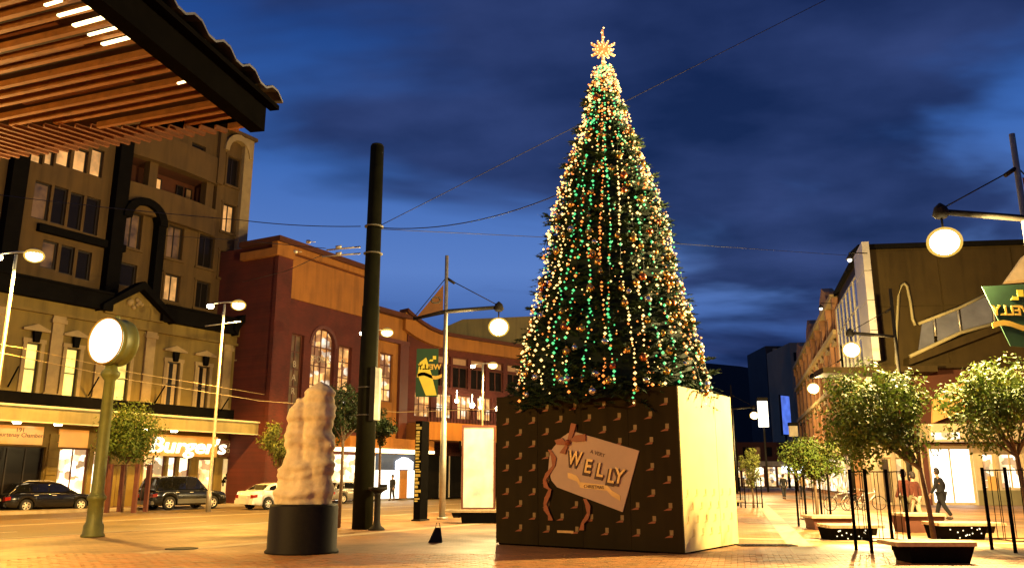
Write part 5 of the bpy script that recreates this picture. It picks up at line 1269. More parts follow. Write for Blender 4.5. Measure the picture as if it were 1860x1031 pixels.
for i in range(160):            # skirt hanging over the box edge
    a = rnd.uniform(0, 2 * math.pi); o_ = Vector((math.cos(a), math.sin(a), 0)); base = Vector((TX, TY, hB + rnd.uniform(0.02, 0.25))) + o_ * rnd.uniform(1.7, 2.3)
    sprig(t, base, o_ + Vector((0, 0, -0.25)), rnd.uniform(0.35, 0.6), 0.18)
tag(t.build('foliage', M['fir'], xt, fix=False), kind='stuff')
BL = [emit('warm_white_bulb', (1.0, 0.58, 0.17), 3.4), emit('amber_bulb', (1.0, 0.24, 0.03), 2.0), emit('green_bulb', (0.06, 0.75, 0.22), 1.6)]
for s_ in range(38):
    a0 = 2 * math.pi * s_ / 38 + rnd.uniform(-0.04, 0.04); t = MB(); z = TZ1 - rnd.uniform(0.0, 0.15); prev = None
    main = rnd.choice((0, 1, 1, 0, 2)) if s_ % 2 else rnd.choice((0, 2, 0, 1)); ph = rnd.uniform(0, 6); stop = TZ0 + rnd.uniform(-0.25, 0.5); k_ = 0; pts = []
    while z > stop:
        a = a0 + 0.03 * math.sin(z * 1.3 + ph) + rnd.uniform(-0.012, 0.012) * (2 if z > 9.5 else 1); r_ = cone_r(z) + 0.02 + rnd.uniform(-0.07, 0.10)
        p = Vector((TX + r_ * math.cos(a), TY + r_ * math.sin(a), z)); pts.append(p)
        c_ = main if rnd.random() < 0.68 else rnd.choice((0, 0, 1, 1, 1, 2))
        t.octa(p, rnd.choice((0.02, 0.026, 0.032, 0.044)), c_)
        z -= rnd.uniform(0.07, 0.15) + (0.35 if rnd.random() < 0.06 else 0)
    t.tube(pts, 0.006, 3, 3, False, False)
    t.build('light_string', BL + [M['wire']], xt, fix=False)
t = MB()                          # loose bulbs deep among the branches
for i in range(1150):
    q_ = rnd.random() ** 0.8; z = TZ0 + (TZ1 - TZ0) * q_; a = rnd.uniform(0, 2 * math.pi); r_ = cone_r(z) - rnd.uniform(-0.05, 0.14)
    t.octa((TX + r_ * math.cos(a), TY + r_ * math.sin(a), z), rnd.uniform(0.012, 0.030), rnd.choice((0, 0, 1, 1, 2)))
tag(t.build('scattered_bulbs', BL, xt, fix=False), kind='stuff')
# star: twelve glowing points on a finial
M['star'] = emit('lit_star_rod', (1.0, 0.30, 0.035), 1.0)
zs = P(1099, 91, TY).z; t = MB()
for k in range(12):
    a = 2 * math.pi * k / 12; L_ = 0.37 if k % 2 == 0 else 0.29; e_ = Vector((TX + L_ * math.sin(a), TY, zs + L_ * math.cos(a)))
    t.tube([(TX, TY, zs), e_], [0.055, 0.035], 6, 1)
    for j in range(2, 5): t.octa(Vector((TX, TY, zs)).lerp(e_, j / 4) - Vector((0, 0.05, 0)), 0.024, 0)
for k in range(6):
    a = 2 * math.pi * k / 6; e_ = Vector((TX, TY + 0.26 * math.sin(a), zs + 0.26 * math.cos(a))); t.tube([(TX, TY, zs), e_], [0.03, 0.018], 6, 1)
t.tube([(TX, TY, TZ1 - 0.1), (TX, TY, zs + 0.62)], [0.05, 0.03], 8, 1)
for j in range(9): t.octa((TX + 0.03 * (-1) ** j, TY - 0.04, TZ1 + (zs + 0.66 - TZ1) * j / 8), 0.032, 0)
t.build('tree_star', [BL[0], M['star']], xt)
# baubles: each hangs from the tree and can be lifted off
M['bauble_gold'] = mat('gold_bauble', (0.75, 0.42, 0.10), 0.22, 0.85, var=0.1)
M['bauble_silver'] = mat('silver_bauble', (0.7, 0.66, 0.58), 0.18, 0.9, var=0.1)
M['bauble_copper'] = mat('copper_bauble', (0.55, 0.16, 0.05), 0.25, 0.85, var=0.1)
BM = {}
for kd in ('gold', 'silver', 'copper'):
    t = MB(); t.ball((0, 0, 0), 0.1, 12, 8); BM[kd] = t.mesh('bauble', M['bauble_' + kd])
    t = MB(); t.lathe([(0.03, 0.092), (0.03, 0.125), (0.005, 0.13)], (0, 0, 0), 8); BM[kd + 'c'] = t.mesh('cap', M['gold'])
BLAB = {'gold': ('shiny gold bauble hung on the Christmas tree', 'gold baubles on the christmas tree'), 'silver': ('shiny silver bauble hung on the Christmas tree', 'silver baubles on the christmas tree'), 'copper': ('shiny copper-red bauble hung on the Christmas tree', 'copper baubles on the christmas tree')}
for i in range(150):
    kd = rnd.choice(('gold', 'gold', 'copper', 'silver')); q_ = rnd.random() ** 1.5 * 0.93
    if q_ < 0.06: kd = rnd.choice(('silver', 'silver', 'gold'))
    z = TZ0 + 0.12 + (TZ1 - TZ0) * q_; a = rnd.uniform(-math.pi * 1.08, math.pi * 0.08); r_ = cone_r(z) + 0.02
    o = obj('bauble', BM[kd], None, (TX + r_ * math.cos(a), TY + r_ * math.sin(a), z), (rnd.uniform(-0.2, 0.2), rnd.uniform(-0.2, 0.2), 0), (rnd.uniform(0.62, 1.05),) * 3)
    tag(o, BLAB[kd][0], 'bauble', BLAB[kd][1]); obj('cap', BM[kd + 'c'], o)
# ------------------------------------------------------------------ benches and planters of the plaza
M['glint'] = emit('bench_glint', (1.0, 0.85, 0.55), 2.0)  # bright dots on the bench fronts, glints put in as glowing discs
def bench(u0, v0, u1, v1, Y, over, label, glints=True, depth=0.9, m_=None, name='plaza_bench'):
    """tapered dark body under an overhanging slab; pixels give the slab's ends and the foot line"""
    a_ = P(u0, v0, Y); b_ = P(u1, v0, Y); zt = a_.z; x0, x1 = a_.x, b_.x
    e_ = empty(name, ((x0 + x1) / 2, Y + depth / 2, 0), label, 'bench', 'dark plaza benches with overhanging tops')
    m_ = m_ or M['black']; ol, orr = over
    t = MB(); t.hexa([(x0 + ol + 0.06, Y + 0.08, 0), (x1 - orr - 0.06, Y + 0.08, 0), (x1 - orr - 0.06, Y + depth - 0.05, 0), (x0 + ol + 0.06, Y + depth - 0.05, 0), (x0 + ol, Y + 0.02, zt - 0.075), (x1 - orr + 0.04, Y + 0.02, zt - 0.075), (x1 - orr + 0.04, Y + depth, zt - 0.075), (x0 + ol, Y + depth, zt - 0.075)]); t.build('body', m_, e_)
    if orr > 0.3 or ol > 0.3:
        t = MB()
        if orr > 0.3: t.hexa([(x1 - orr + 0.05, Y + 0.1, zt - 0.26), (x1 - orr * 0.55, Y + 0.1, zt - 0.26), (x1 - orr * 0.55, Y + depth - 0.1, zt - 0.26), (x1 - orr + 0.05, Y + depth - 0.1, zt - 0.26), (x1 - orr + 0.05, Y + 0.1, zt - 0.076), (x1 - orr * 0.4, Y + 0.1, zt - 0.076), (x1 - orr * 0.4, Y + depth - 0.1, zt - 0.076), (x1 - orr + 0.05, Y + depth - 0.1, zt - 0.076)])
        if ol > 0.3: t.hexa([(x0 + ol * 0.55, Y + 0.1, zt - 0.26), (x0 + ol - 0.01, Y + 0.1, zt - 0.26), (x0 + ol - 0.01, Y + depth - 0.1, zt - 0.26), (x0 + ol * 0.55, Y + depth - 0.1, zt - 0.26), (x0 + ol * 0.4, Y + 0.1, zt - 0.076), (x0 + ol - 0.01, Y + 0.1, zt - 0.076), (x0 + ol - 0.01, Y + depth - 0.1, zt - 0.076), (x0 + ol * 0.4, Y + depth - 0.1, zt - 0.076)])
        t.build('bracket', M['dark'], e_)
    ns = 7; w_ = depth + 0.1
    for i in range(ns):
        y0 = Y - 0.05 + w_ * i / ns; t = MB(); t.box(x0 + rnd.uniform(-0.015, 0.015), x1 + rnd.uniform(-0.015, 0.015), y0, y0 + w_ / ns - 0.014, zt - 0.075, zt + rnd.uniform(-0.004, 0.004)); t.build('top_slat', M['wood_top'], e_)
    if glints:
        t = MB()
        for i in range(13):
            x = x0 + ol + 0.12 + (x1 - x0 - ol - orr - 0.24) * rnd.random(); z = rnd.uniform(0.05, zt - 0.12); yf = Y + 0.08 - 0.06 * z / (zt - 0.075)
            t.lathe([(0.016 + 0.008 * rnd.random(), 0), (0.012, 0.012)], (x, yf + 0.002, z), 8, axis=(0, -1, 0))
        t.build('glint_dot', M['glint'], e_)
    return e_
bench(1626, 984, 1772, 1040, 16.4, (0.26, 0.05), 'nearest plaza bench, black body with pale slatted top, cut by the picture edge', glints=False, depth=0.8)
bench(1505, 953, 1606, 982, 22.3, (0.03, 0.32), 'plaza bench with light studs standing before the reddish planter', depth=0.9)
bench(1704, 949, 1826, 979, 22.6, (0.04, 0.5), 'plaza bench with light studs in front of the black-coated walker', depth=0.9)
bench(808, 926, 912, 950, 30.6, (0.55, 0.0), 'plaza bench tucked against the gift box beside the advert panel', glints=False)
bench(1322, 908, 1350, 925, 40, (0.0, 0.35), 'small distant plaza bench just past the gift box', glints=False)
M['planter'] = mat('red_brown_planter', (0.09, 0.03, 0.016), 0.7, var=0.25)
bench(1473, 936, 1548, 963, 26.7, (0.08, 0.02), 'red-brown bench block behind the bench with light studs', glints=False, m_=M['planter'])
bench(1640, 932, 1716, 968, 25.4, (0.03, 0.03), 'red-brown bench block beside the walking couple', glints=False, m_=M['planter'])

# ------------------------------------------------------------------ street trees
def leaf_mesh(name, seed, rx, rz, nclump, nleaf, size, mats):
    r_ = random.Random(seed); t = MB(); cl = []
    for i in range(nclump):
        while True:
            p = Vector((r_.uniform(-1, 1), r_.uniform(-1, 1), r_.uniform(-1, 1)))
            if 0.15 < p.length < 1: break
        p = Vector((p.x * rx * 0.82, p.y * rx * 0.82, p.z * rz * 0.8)); cl.append((p, r_.uniform(0.2, 0.42) * rx))
    for i in range(nleaf):
        c, cr = cl[i % nclump]
        d = Vector((r_.gauss(0, 1), r_.gauss(0, 1), r_.gauss(0, 1))).normalized(); p = c + d * cr * (0.55 + 0.5 * r_.random())
        n = (d + Vector((r_.uniform(-.7, .7), r_.uniform(-.7, .7), r_.uniform(-.2, 1.0)))).normalized()
        a = n.cross(Vector((r_.uniform(-1, 1), r_.uniform(-1, 1), r_.uniform(-1, 1)))).normalized(); b = n.cross(a); s = size * r_.uniform(0.6, 1.2)
        mi = 0 if r_.random() < 0.75 else 1
        t.add([p - a * s, p + b * s * 0.5 - a * s * 0.1, p + a * s, p - b * s * 0.5 - a * s * 0.1], [(0, 1, 2, 3)], mi)
    return t.mesh(name, mats, fix=False), cl
def leafmat(name, col):
    m = mat(name, col, 0.6, var=0.45, scale=5, spec=0.15)
    nt = m.node_tree; b = nt.nodes['Principled BSDF']; tr_ = nt.nodes.new('ShaderNodeBsdfTranslucent'); mx = nt.nodes.new('ShaderNodeMixShader'); mx.inputs[0].default_value = 0.14
    src = b.inputs['Base Color'].links[0].from_socket; nt.links.new(src, tr_.inputs['Color'])
    out = nt.nodes['Material Output']; nt.links.new(b.outputs[0], mx.inputs[1]); nt.links.new(tr_.outputs[0], mx.inputs[2]); nt.links.new(mx.outputs[0], out.inputs[0]); return m
LEAF = [leafmat('green_leaf', (0.075, 0.115, 0.018)), leafmat('olive_leaf', (0.115, 0.125, 0.022))]
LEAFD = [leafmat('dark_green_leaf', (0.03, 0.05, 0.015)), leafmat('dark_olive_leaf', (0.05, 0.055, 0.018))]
LEAFY = [leafmat('yellow_green_leaf', (0.13, 0.15, 0.03)), leafmat('pale_green_leaf', (0.17, 0.17, 0.05))]
def street_tree(x, y, zc, rx, rz, label, seed, nleaf=4200, size=0.06, mats=LEAF, base=None, group='round-headed street trees', ncl=34):
    bx, by = base if base else (x, y)
    e_ = empty('street_tree', (bx, by, 0), label, 'tree', group)
    me, cl = leaf_mesh('crown', seed, rx, rz, ncl, nleaf, size, mats)
    c = obj('crown', me, e_, (x - bx, y - by, zc)); tag(c, kind='stuff')
    t = MB(); top = Vector((x, y, zc - rz * 0.35)); b0 = Vector((bx, by, 0)); fork = Vector((b0.x, b0.y, (zc - rz) * 0.98)).lerp(top, 0.12)
    t.tube([b0, b0.lerp(fork, 0.5) + Vector((0.02, 0, 0)), fork, top], [0.07, 0.055, 0.05, 0.03], 8); t.build('trunk', M['bark'], e_)
    for p, r_ in cl[:12]:
        t = MB(); q_ = Vector((x, y, zc)) + p; t.tube([fork, fork.lerp(q_, 0.55) + Vector((0, 0, 0.1)), q_], [0.028, 0.018, 0.007], 5); t.build('limb', M['bark'], e_)
    return e_
def ctr_at(u, v, Y): p = P(u, v, Y); return p.x, p.y, p.z
x, y, z = ctr_at(1580, 750, 19.6); street_tree(x, y, z, 1.36, 1.36, 'largest round street tree in a black guard, in front of the bicycles', 3, 10500, 0.058, ncl=64, base=(G(1612, 985).x, 19.2))
x, y, z = ctr_at(1800, 735, 19.4); street_tree(x, y, z, 1.25, 1.25, 'open-crowned street tree under the tapering green banner', 5, 6800, 0.06, base=(P(1862, 900, 19.4).x, 19.4), ncl=40)
x, y, z = ctr_at(1476, 832, 28.3); street_tree(x, y, z, 1.12, 0.74, 'low flat-crowned street tree behind the red-brown bench block', 8, 5200, 0.06)
x, y, z = ctr_at(1364, 845, 46); street_tree(x, y, z, 0.7, 1.35, 'slim young street tree just past the gift box', 9, 2000, 0.07, LEAFY)
x, y, z = ctr_at(236, 787, 40.2); street_tree(x, y, z, 1.85, 1.5, 'round street tree in red-brown posts behind the street clock', 12, 9000, 0.08, ncl=54)
x, y, z = ctr_at(512, 808, 45); street_tree(x, y, z, 1.25, 1.35, 'bright street tree half hidden behind the stone sculpture', 14, 4200, 0.085, LEAFY)
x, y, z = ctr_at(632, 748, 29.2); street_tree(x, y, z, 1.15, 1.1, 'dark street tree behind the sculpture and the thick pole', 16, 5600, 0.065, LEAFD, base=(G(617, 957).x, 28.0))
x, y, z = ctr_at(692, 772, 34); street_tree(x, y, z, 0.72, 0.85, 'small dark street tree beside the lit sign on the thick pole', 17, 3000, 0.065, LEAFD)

def guard(x, y, w, h, label, m_, nbar=3, r_=0.028, group='metal tree guards'):
    e_ = empty('tree_guard', (x, y, 0), label, 'tree guard', group); hw_ = w / 2; cs = [(-hw_, -hw_), (hw_, -hw_), (hw_, hw_), (-hw_, hw_)]
    for dx, dy in cs:
        t = MB(); t.box(x + dx - r_, x + dx + r_, y + dy - r_, y + dy + r_, 0, h); t.build('post', m_, e_)
    for z in (h - 0.06, 0.25):
        t = MB()
        for k in range(4):
            (ax, ay_), (bx, by) = cs[k], cs[(k + 1) % 4]; d = Vector((bx - ax, by - ay_)).normalized() * r_
            t.tube([(x + ax + d.x, y + ay_ + d.y, z), (x + bx - d.x, y + by - d.y, z)], 0.012, 6)
        t.build('rail', m_, e_)
    for k in range(4):
        (ax, ay_), (bx, by) = cs[k], cs[(k + 1) % 4]
        for i in range(1, nbar + 1):
            q_ = i / (nbar + 1); t = MB(); t.tube([(x + ax + (bx - ax) * q_, y + ay_ + (by - ay_) * q_, 0.26), (x + ax + (bx - ax) * q_, y + ay_ + (by - ay_) * q_, h - 0.07)], 0.009, 5); t.build('bar', m_, e_)
    return e_
g0 = G(1584, 1004); guard(g0.x + 0.42, g0.y + 0.42, 0.84, 1.78, 'black tree guard around the largest round street tree', M['black'], 2)
g0 = G(1845, 1004); guard(g0.x + 0.45, g0.y + 0.45, 0.9, 1.82, 'black tree guard around the open-crowned street tree', M['black'], 2)
p = P(1476, 900, 28.3); guard(p.x, p.y, 0.8, 1.7, 'black tree guard around the low flat-crowned tree', M['black'], 2)
p = P(1364, 900, 46); guard(p.x, p.y, 0.9, 1.6, 'dark tree guard around the slim young tree', M['black'], 1)
p = P(232, 900, 40.2); guard(p.x, p.y, 1.25, 2.2, 'red-brown wooden tree guard behind the street clock', M['cor_red'], 1, 0.09)

# ------------------------------------------------------------------ cars
def car(loc, ang, paint, label, L=4.5, H=1.47, W_=1.78, kind='wagon', group='cars parked along the far kerb', lower=None, wr=0.32):
    e_ = empty('parked_car', (*loc, -0.116), label, 'car', group); e_.rotation_euler = (0, 0, ang); WLOC[e_] = Vector((0, 0, 0))
    hw_ = W_ / 2; xf, xr = L * 0.30, -L * 0.285; xa, xb = -L / 2, L / 2
    # side profile: shoulder height along the car
    if kind == 'suv': sh_ = [(-.5, .9), (-.47, 1.02), (-.3, 1.06), (.18, 1.05), (.22, 1.02), (.42, .95), (.48, .86), (.5, .7)]; roof = [(-.485, 1.05), (-.44, H - .06), (-.3, H), (.0, H), (.08, H - .05), (.22, 1.04)]
    elif kind == 'wagon': sh_ = [(-.5, .72), (-.485, .9), (-.3, .97), (.15, .94), (.22, .92), (.42, .80), (.48, .68), (.5, .55)]; roof = [(-.47, .92), (-.38, H - .08), (-.25, H - .01), (-.02, H), (.07, H - .06), (.245, .93)]
    else: sh_ = [(-.5, .74), (-.485, .95), (-.34, 1.0), (.12, .95), (.22, .92), (.42, .80), (.48, .68), (.5, .55)]; roof = [(-.36, 1.0), (-.24, H - .09), (-.14, H - .01), (-.02, H), (.07, H - .07), (.235, .93)]
    def lerp(tab, q_):
        if q_ <= tab[0][0]: return tab[0][1]
        for (a, b), (c, d) in zip(tab, tab[1:]):
            if a <= q_ <= c: return b + (d - b) * (q_ - a) / (c - a)
        return tab[-1][1]
    xs = sorted(set([xa + L * i / 44 for i in range(45)] + [xw + dx for xw in (xf, xr) for dx in (-wr - .055, -wr - .05, 0, wr + .05, wr + .055)]))
    t = MB(); rings = []
    for x in xs:
        q_ = x / L; s = lerp(sh_, q_); wq = hw_ * (1 - 0.10 * max(0, (abs(q_) - 0.36) / 0.14) ** 2); zb_ = 0.24 + 0.12 * max(0, (abs(q_) - 0.42) / 0.08)
        for xw in (xf, xr):
            d = abs(x - xw)
            if d < wr + 0.052: zb_ = max(zb_, wr + math.sqrt(max(0, (wr + 0.055) ** 2 - d * d)) * 0.98)
        zb_ = min(zb_, s - 0.12)
        half = [(wq * 0.95, zb_), (wq * 0.985, zb_ + (s - zb_) * 0.2), (wq, zb_ + (s - zb_) * 0.5), (wq * 0.985, s - 0.07), (wq * 0.93, s), (wq * 0.5, s + 0.025)]
        rings.append([(x, y_, z_) for y_, z_ in half] + [(x, -y_, z_) for y_, z_ in half[::-1]])
    n_ = len(rings[0]); vs = [p for r_ in rings for p in r_]
    fs = [(i * n_ + k, i * n_ + (k + 1) % n_, (i + 1) * n_ + (k + 1) % n_, (i + 1) * n_ + k) for i in range(len(rings) - 1) for k in range(n_)]
    t.add(vs, fs, 0, True); t.add(rings[0], [tuple(range(n_))]); t.add(rings[-1], [tuple(range(n_))])
    # greenhouse
    gx = [roof[0][0] + (roof[-1][0] - roof[0][0]) * i / 24 for i in range(25)]; gr = []
    for q_ in gx:
        zr = lerp(roof, q_); zs_ = min(lerp(sh_, q_) - 0.01, zr - 0.005); k = (zr - zs_) / (H - 0.9)
        wt = hw_ * (0.93 - 0.17 * min(1, k)); half = [(hw_ * 0.92, zs_), (wt + 0.02, zr - 0.04 * min(1, k)), (wt - 0.06, zr), (wt * 0.5, zr + 0.012)]
        gr.append([(q_ * L, y_, z_) for y_, z_ in half] + [(q_ * L, -y_, z_) for y_, z_ in half[::-1]])
    n2 = 8; vs = [p for r_ in gr for p in r_]; fs = [(i * n2 + k, i * n2 + (k + 1) % n2, (i + 1) * n2 + (k + 1) % n2, (i + 1) * n2 + k) for i in range(24) for k in range(n2)]
    t.add(vs, fs, 0, True); t.build('body', paint, e_)
    def side(name, q0, q1, m_, sgn):           # a side window, a few mm proud of the body
        pts_b = []; pts_t = []
        for i in range(7):
            q_ = q0 + (q1 - q0) * i / 6; zr = lerp(roof, q_); zs_ = lerp(sh_, q_); k = (zr - zs_) / (H - 0.9); wt = hw_ * (0.93 - 0.17 * min(1, k)) + 0.02
            z1 = zr - 0.09; z0 = min(zs_ + 0.035, z1)
            def yy(z): u_ = (z - zs_ + 0.01) / max(0.02, zr - 0.04 - zs_ + 0.01); return hw_ * 0.92 + (wt - hw_ * 0.92) * u_
            pts_b.append((q_ * L, sgn * (yy(z0) + 0.008), z0)); pts_t.append((q_ * L, sgn * (yy(z1) + 0.008), z1))
        g = MB()
        for i in range(6): g.quad(pts_b[i], pts_b[i + 1], pts_t[i + 1], pts_t[i])
        g.build(name, m_, e_)
    cuts = {'suv': ((-.44, -.27), (-.255, -.075), (-.06, .15)), 'wagon': ((-.41, -.27), (-.255, -.07), (-.055, .175)), 'coupe': ((-.27, -.17), (-.155, -.07), (-.055, .16))}[kind]
    for sgn in (-1, 1):
        for a, b in cuts: side('side_window', a, b, M['car_glass'], sgn)
    def panel(name, i0, i1, m_):
        g = MB(); A_, B_ = roof[i0], roof[i1]
        for sgn in (1,):
            za, zb__ = A_[1] + (B_[1] - A_[1]) * 0.12, A_[1] + (B_[1] - A_[1]) * 0.9; xa_, xb_ = A_[0] * L + (B_[0] - A_[0]) * L * 0.12, A_[0] * L + (B_[0] - A_[0]) * L * 0.9
            sx_ = -0.015 if i0 == 0 else 0.015
            g.quad((xa_ + sx_, -hw_ * 0.8, za + 0.012), (xa_ + sx_, hw_ * 0.8, za + 0.012), (xb_ + sx_, hw_ * 0.68, zb__ + 0.012), (xb_ + sx_, -hw_ * 0.68, zb__ + 0.012))
        g.build(name, m_, e_)
    panel('rear_window', 0, 1, M['car_glass']); panel('windscreen', 5, 4, M['car_glass'])
    for xw in (xf, xr):
        for sgn in (-1, 1):
            yw = sgn * (hw_ - 0.11); t = MB(); t.lathe([(wr * 0.62, -0.1), (wr * 0.95, -0.1), (wr, -0.07), (wr, 0.07), (wr * 0.95, 0.1), (wr * 0.62, 0.1)], (xw, yw, wr), 22, axis=(0, sgn, 0), caps=False); w_ = t.build('wheel', M['rubber'], e_)
            t = MB(); t.lathe([(wr * 0.64, 0.02), (wr * 0.64, 0.095), (wr * 0.57, 0.09), (wr * 0.55, 0.03)], (xw, yw, wr), 22, axis=(0, sgn, 0), caps=False); t.lathe([(wr * 0.55, 0.02), (0.01, 0.03)], (xw, yw, wr), 16, mi=1, axis=(0, sgn, 0), caps=False); t.lathe([(0.07, 0.03), (0.06, 0.09), (0.01, 0.095)], (xw, yw, wr), 12, axis=(0, sgn, 0))
            for k in range(6):
                a = 2 * math.pi * k / 6; d = Vector((math.cos(a), 0, math.sin(a))); s_ = Vector((-math.sin(a), 0, math.cos(a))) * 0.03; c = Vector((xw, yw + sgn * 0.08, wr)); dd = Vector((0, sgn * 0.03, 0))
                q_ = [c + d * 0.05 - s_, c + d * wr * 0.58 - s_, c + d * wr * 0.58 + s_, c + d * 0.05 + s_]; t.hexa([p - dd for p in q_] + [p for p in q_])
            t.build('rim', [M['alloy'], M['black']], w_)
    for sgn in (-1, 1):
        s = lerp(sh_, -.49)
        t = MB(); t.hexa([(xa - 0.01, sgn * hw_ * 0.62, s - 0.28), (xa - 0.01, sgn * hw_ * 0.9, s - 0.26), (xa + 0.22, sgn * (hw_ * 0.975), s - 0.22), (xa + 0.2, sgn * hw_ * 0.6, s - 0.22), (xa - 0.01, sgn * hw_ * 0.62, s - 0.08), (xa - 0.01, sgn * hw_ * 0.9, s - 0.1), (xa + 0.22, sgn * (hw_ * 0.975), s - 0.06), (xa + 0.2, sgn * hw_ * 0.6, s - 0.04)]); t.build('tail_light', M['tail'], e_)
        t = MB(); t.hexa([(xb - 0.2, sgn * hw_ * 0.6, 0.56), (xb - 0.2, sgn * hw_ * 0.975, 0.58), (xb - 0.04, sgn * hw_ * 0.86, 0.55), (xb - 0.0, sgn * hw_ * 0.55, 0.54), (xb - 0.2, sgn * hw_ * 0.6, 0.7), (xb - 0.2, sgn * hw_ * 0.96, 0.72), (xb - 0.06, sgn * hw_ * 0.86, 0.66), (xb - 0.02, sgn * hw_ * 0.55, 0.64)]); t.build('headlight', M['head'], e_)
        t = MB(); zm = lerp(sh_, .14) + 0.07; t.ball((L * .155, sgn * (hw_ + 0.09), zm), 0.09, 8, 6, 0, 0.75); t.build('mirror', paint, e_)
        for q_ in (-.22, -.03):
            t = MB(); x = q_ * L; y_ = sgn * hw_ * 0.992; t.box(x, x + 0.2, min(y_, y_ + sgn * 0.03), max(y_, y_ + sgn * 0.03), lerp(sh_, q_) - 0.15, lerp(sh_, q_) - 0.12); t.build('door_handle', M['alloy'] if kind != 'coupe' else paint, e_)
        if lower:
            t = MB(); t.box(xr + wr + 0.08, xf - wr - 0.08, min(sgn * hw_ * .99, sgn * (hw_ + .02)), max(sgn * hw_ * .99, sgn * (hw_ + .02)), 0.34, 0.58); t.build('side_cladding', lower, e_)
        if kind == 'wagon':
            t = MB(); t.tube([(-L * .33, sgn * hw_ * .72, H - .03), (-L * .28, sgn * hw_ * .72, H + .05), (-.06 * L, sgn * hw_ * .72, H + .06), (-.0 * L, sgn * hw_ * .72, H)], 0.02, 6); t.build('roof_rail', M['alloy'], e_)
    t = MB(); t.box(xa - 0.06, xa + 0.1, -hw_ * .9, hw_ * .9, 0.3, 0.5); t.build('rear_bumper', lower or paint, e_)
    t = MB(); t.box(xb - 0.1, xb + 0.05, -hw_ * .84, hw_ * .84, 0.26, 0.48); t.build('front_bumper', lower or paint, e_)
    t = MB(); t.box(xa - 0.035, xa - 0.0, -0.26, 0.26, 0.56, 0.67); t.build('number_plate', M['plate'], e_)
    if kind == 'suv':
        t = MB(); t.lathe([(0.3, 0), (0.34, 0.05), (0.3, 0.14), (0.1, 0.16)], (xa - 0.02, 0, 0.85), 18, axis=(-1, 0, 0)); t.build('spare_wheel', M['rubber'], e_)
    return e_
HD = R(52); hv = Vector((math.cos(HD), math.sin(HD)))
def car_at(u, v, L, off): # off: wheel fraction along the car, the near side wheel stands at the pixel
    g = Vector(G(u, v, -0.12).xy); rn = Vector((hv.y, -hv.x))
    return tuple(g - hv * (L * off) - rn * 0.78)
car(car_at(45, 930, 4.6, -.285), HD, M['car_black'], 'shiny black estate car parked before the dark shop entrance', 4.6, 1.48, 1.8, 'wagon')
car(car_at(305, 926, 4.4, -.285), HD, M['car_green'], 'dark four-wheel drive with grey side cladding parked beside the cross-bar lamp', 4.4, 1.76, 1.82, 'suv', lower=M['clad_grey'], wr=0.36)
car(car_at(485, 925, 4.4, -.285), HD, M['car_white'], 'white coupe partly hidden by the stone sculpture', 4.4, 1.42, 1.8, 'coupe')
car(car_at(622, 914, 4.4, -.285), HD, M['car_silver'], 'silver car behind the thick pole, mostly hidden', 4.4, 1.45, 1.75, 'wagon')

# ------------------------------------------------------------------ bicycles
def bicycle(x, y, ang, label, col, name='bicycle'):
    e_ = empty(name, (x, y, 0), label, 'bicycle', 'bicycles parked by the mall'); e_.rotation_euler = (0.06, 0, ang); WLOC[e_] = Vector((0, 0, 0))
    for xw in (-0.52, 0.52):
        t = MB(); ring = [(xw + 0.33 * math.cos(k * math.pi / 12), 0, 0.34 + 0.33 * math.sin(k * math.pi / 12)) for k in range(25)]; t.tube(ring, 0.02, 6, cap=False); w_ = t.build('wheel', M['rubber'], e_)
        t = MB()
        for k in range(12): t.tube([(xw, 0, 0.34), (xw + 0.31 * math.cos(k * math.pi / 6), 0, 0.34 + 0.31 * math.sin(k * math.pi / 6))], 0.004, 3, cap=False)
        t.build('spokes', M['alloy'], w_)
    bb, seat_, hd, fk_, rr_ = Vector((-0.08, 0, 0.3)), Vector((-0.22, 0, 0.86)), Vector((0.36, 0, 0.86)), Vector((0.52, 0, 0.34)), Vector((-0.52, 0, 0.34))
    t = MB()
    for a, b in ((bb, seat_), (bb, hd - Vector((-0.02, 0, 0.1))), (seat_ - Vector((-0.02, 0, 0.08)), hd), (bb, rr_), (seat_ - Vector((-.02, 0, .08)), rr_), (hd + Vector((-0.03, 0, 0.1)), fk_)): t.tube([a, b], 0.02, 6)
    t.build('frame', col, e_)
    t = MB(); t.hexa([(-.36, -.08, .9), (-.1, -.03, .9), (-.1, .03, .9), (-.36, .08, .9), (-.36, -.08, .95), (-.08, -.02, .94), (-.08, .02, .94), (-.36, .08, .95)]); t.build('saddle', M['black'], e_)
    t = MB(); t.tube([(0.33, 0, 0.94), (0.34, 0, 1.02)], 0.016, 6); t.tube([(0.26, -.28, 1.0), (.36, -.2, 1.03), (.36, .2, 1.03), (.26, .28, 1.0)], 0.015, 6); t.build('handlebar', M['steel'], e_)
    t = MB(); t.lathe([(0.09, -.01), (0.09, .01)], bb, 14, axis=(0, 1, 0)); t.tube([bb + Vector((0, .06, 0)), bb + Vector((.1, .06, -.14))], 0.012, 5); t.tube([bb - Vector((0, .06, 0)), bb + Vector((-.1, -.06, .14))], 0.012, 5); t.build('crank', M['steel'], e_)
    return e_
for (u, v, an, lb, c) in ((1527, 927, 8, 'silver bicycle, first of three by the red-brown bench block', M['steel']), (1553, 926, 20, 'dark bicycle standing between two silver bicycles', M['frame_red']), (1578, 925, -12, 'silver bicycle nearest the walking couple', M['alloy'])):
    g = G(u, v); bicycle(g.x, g.y, R(an), lb, c)

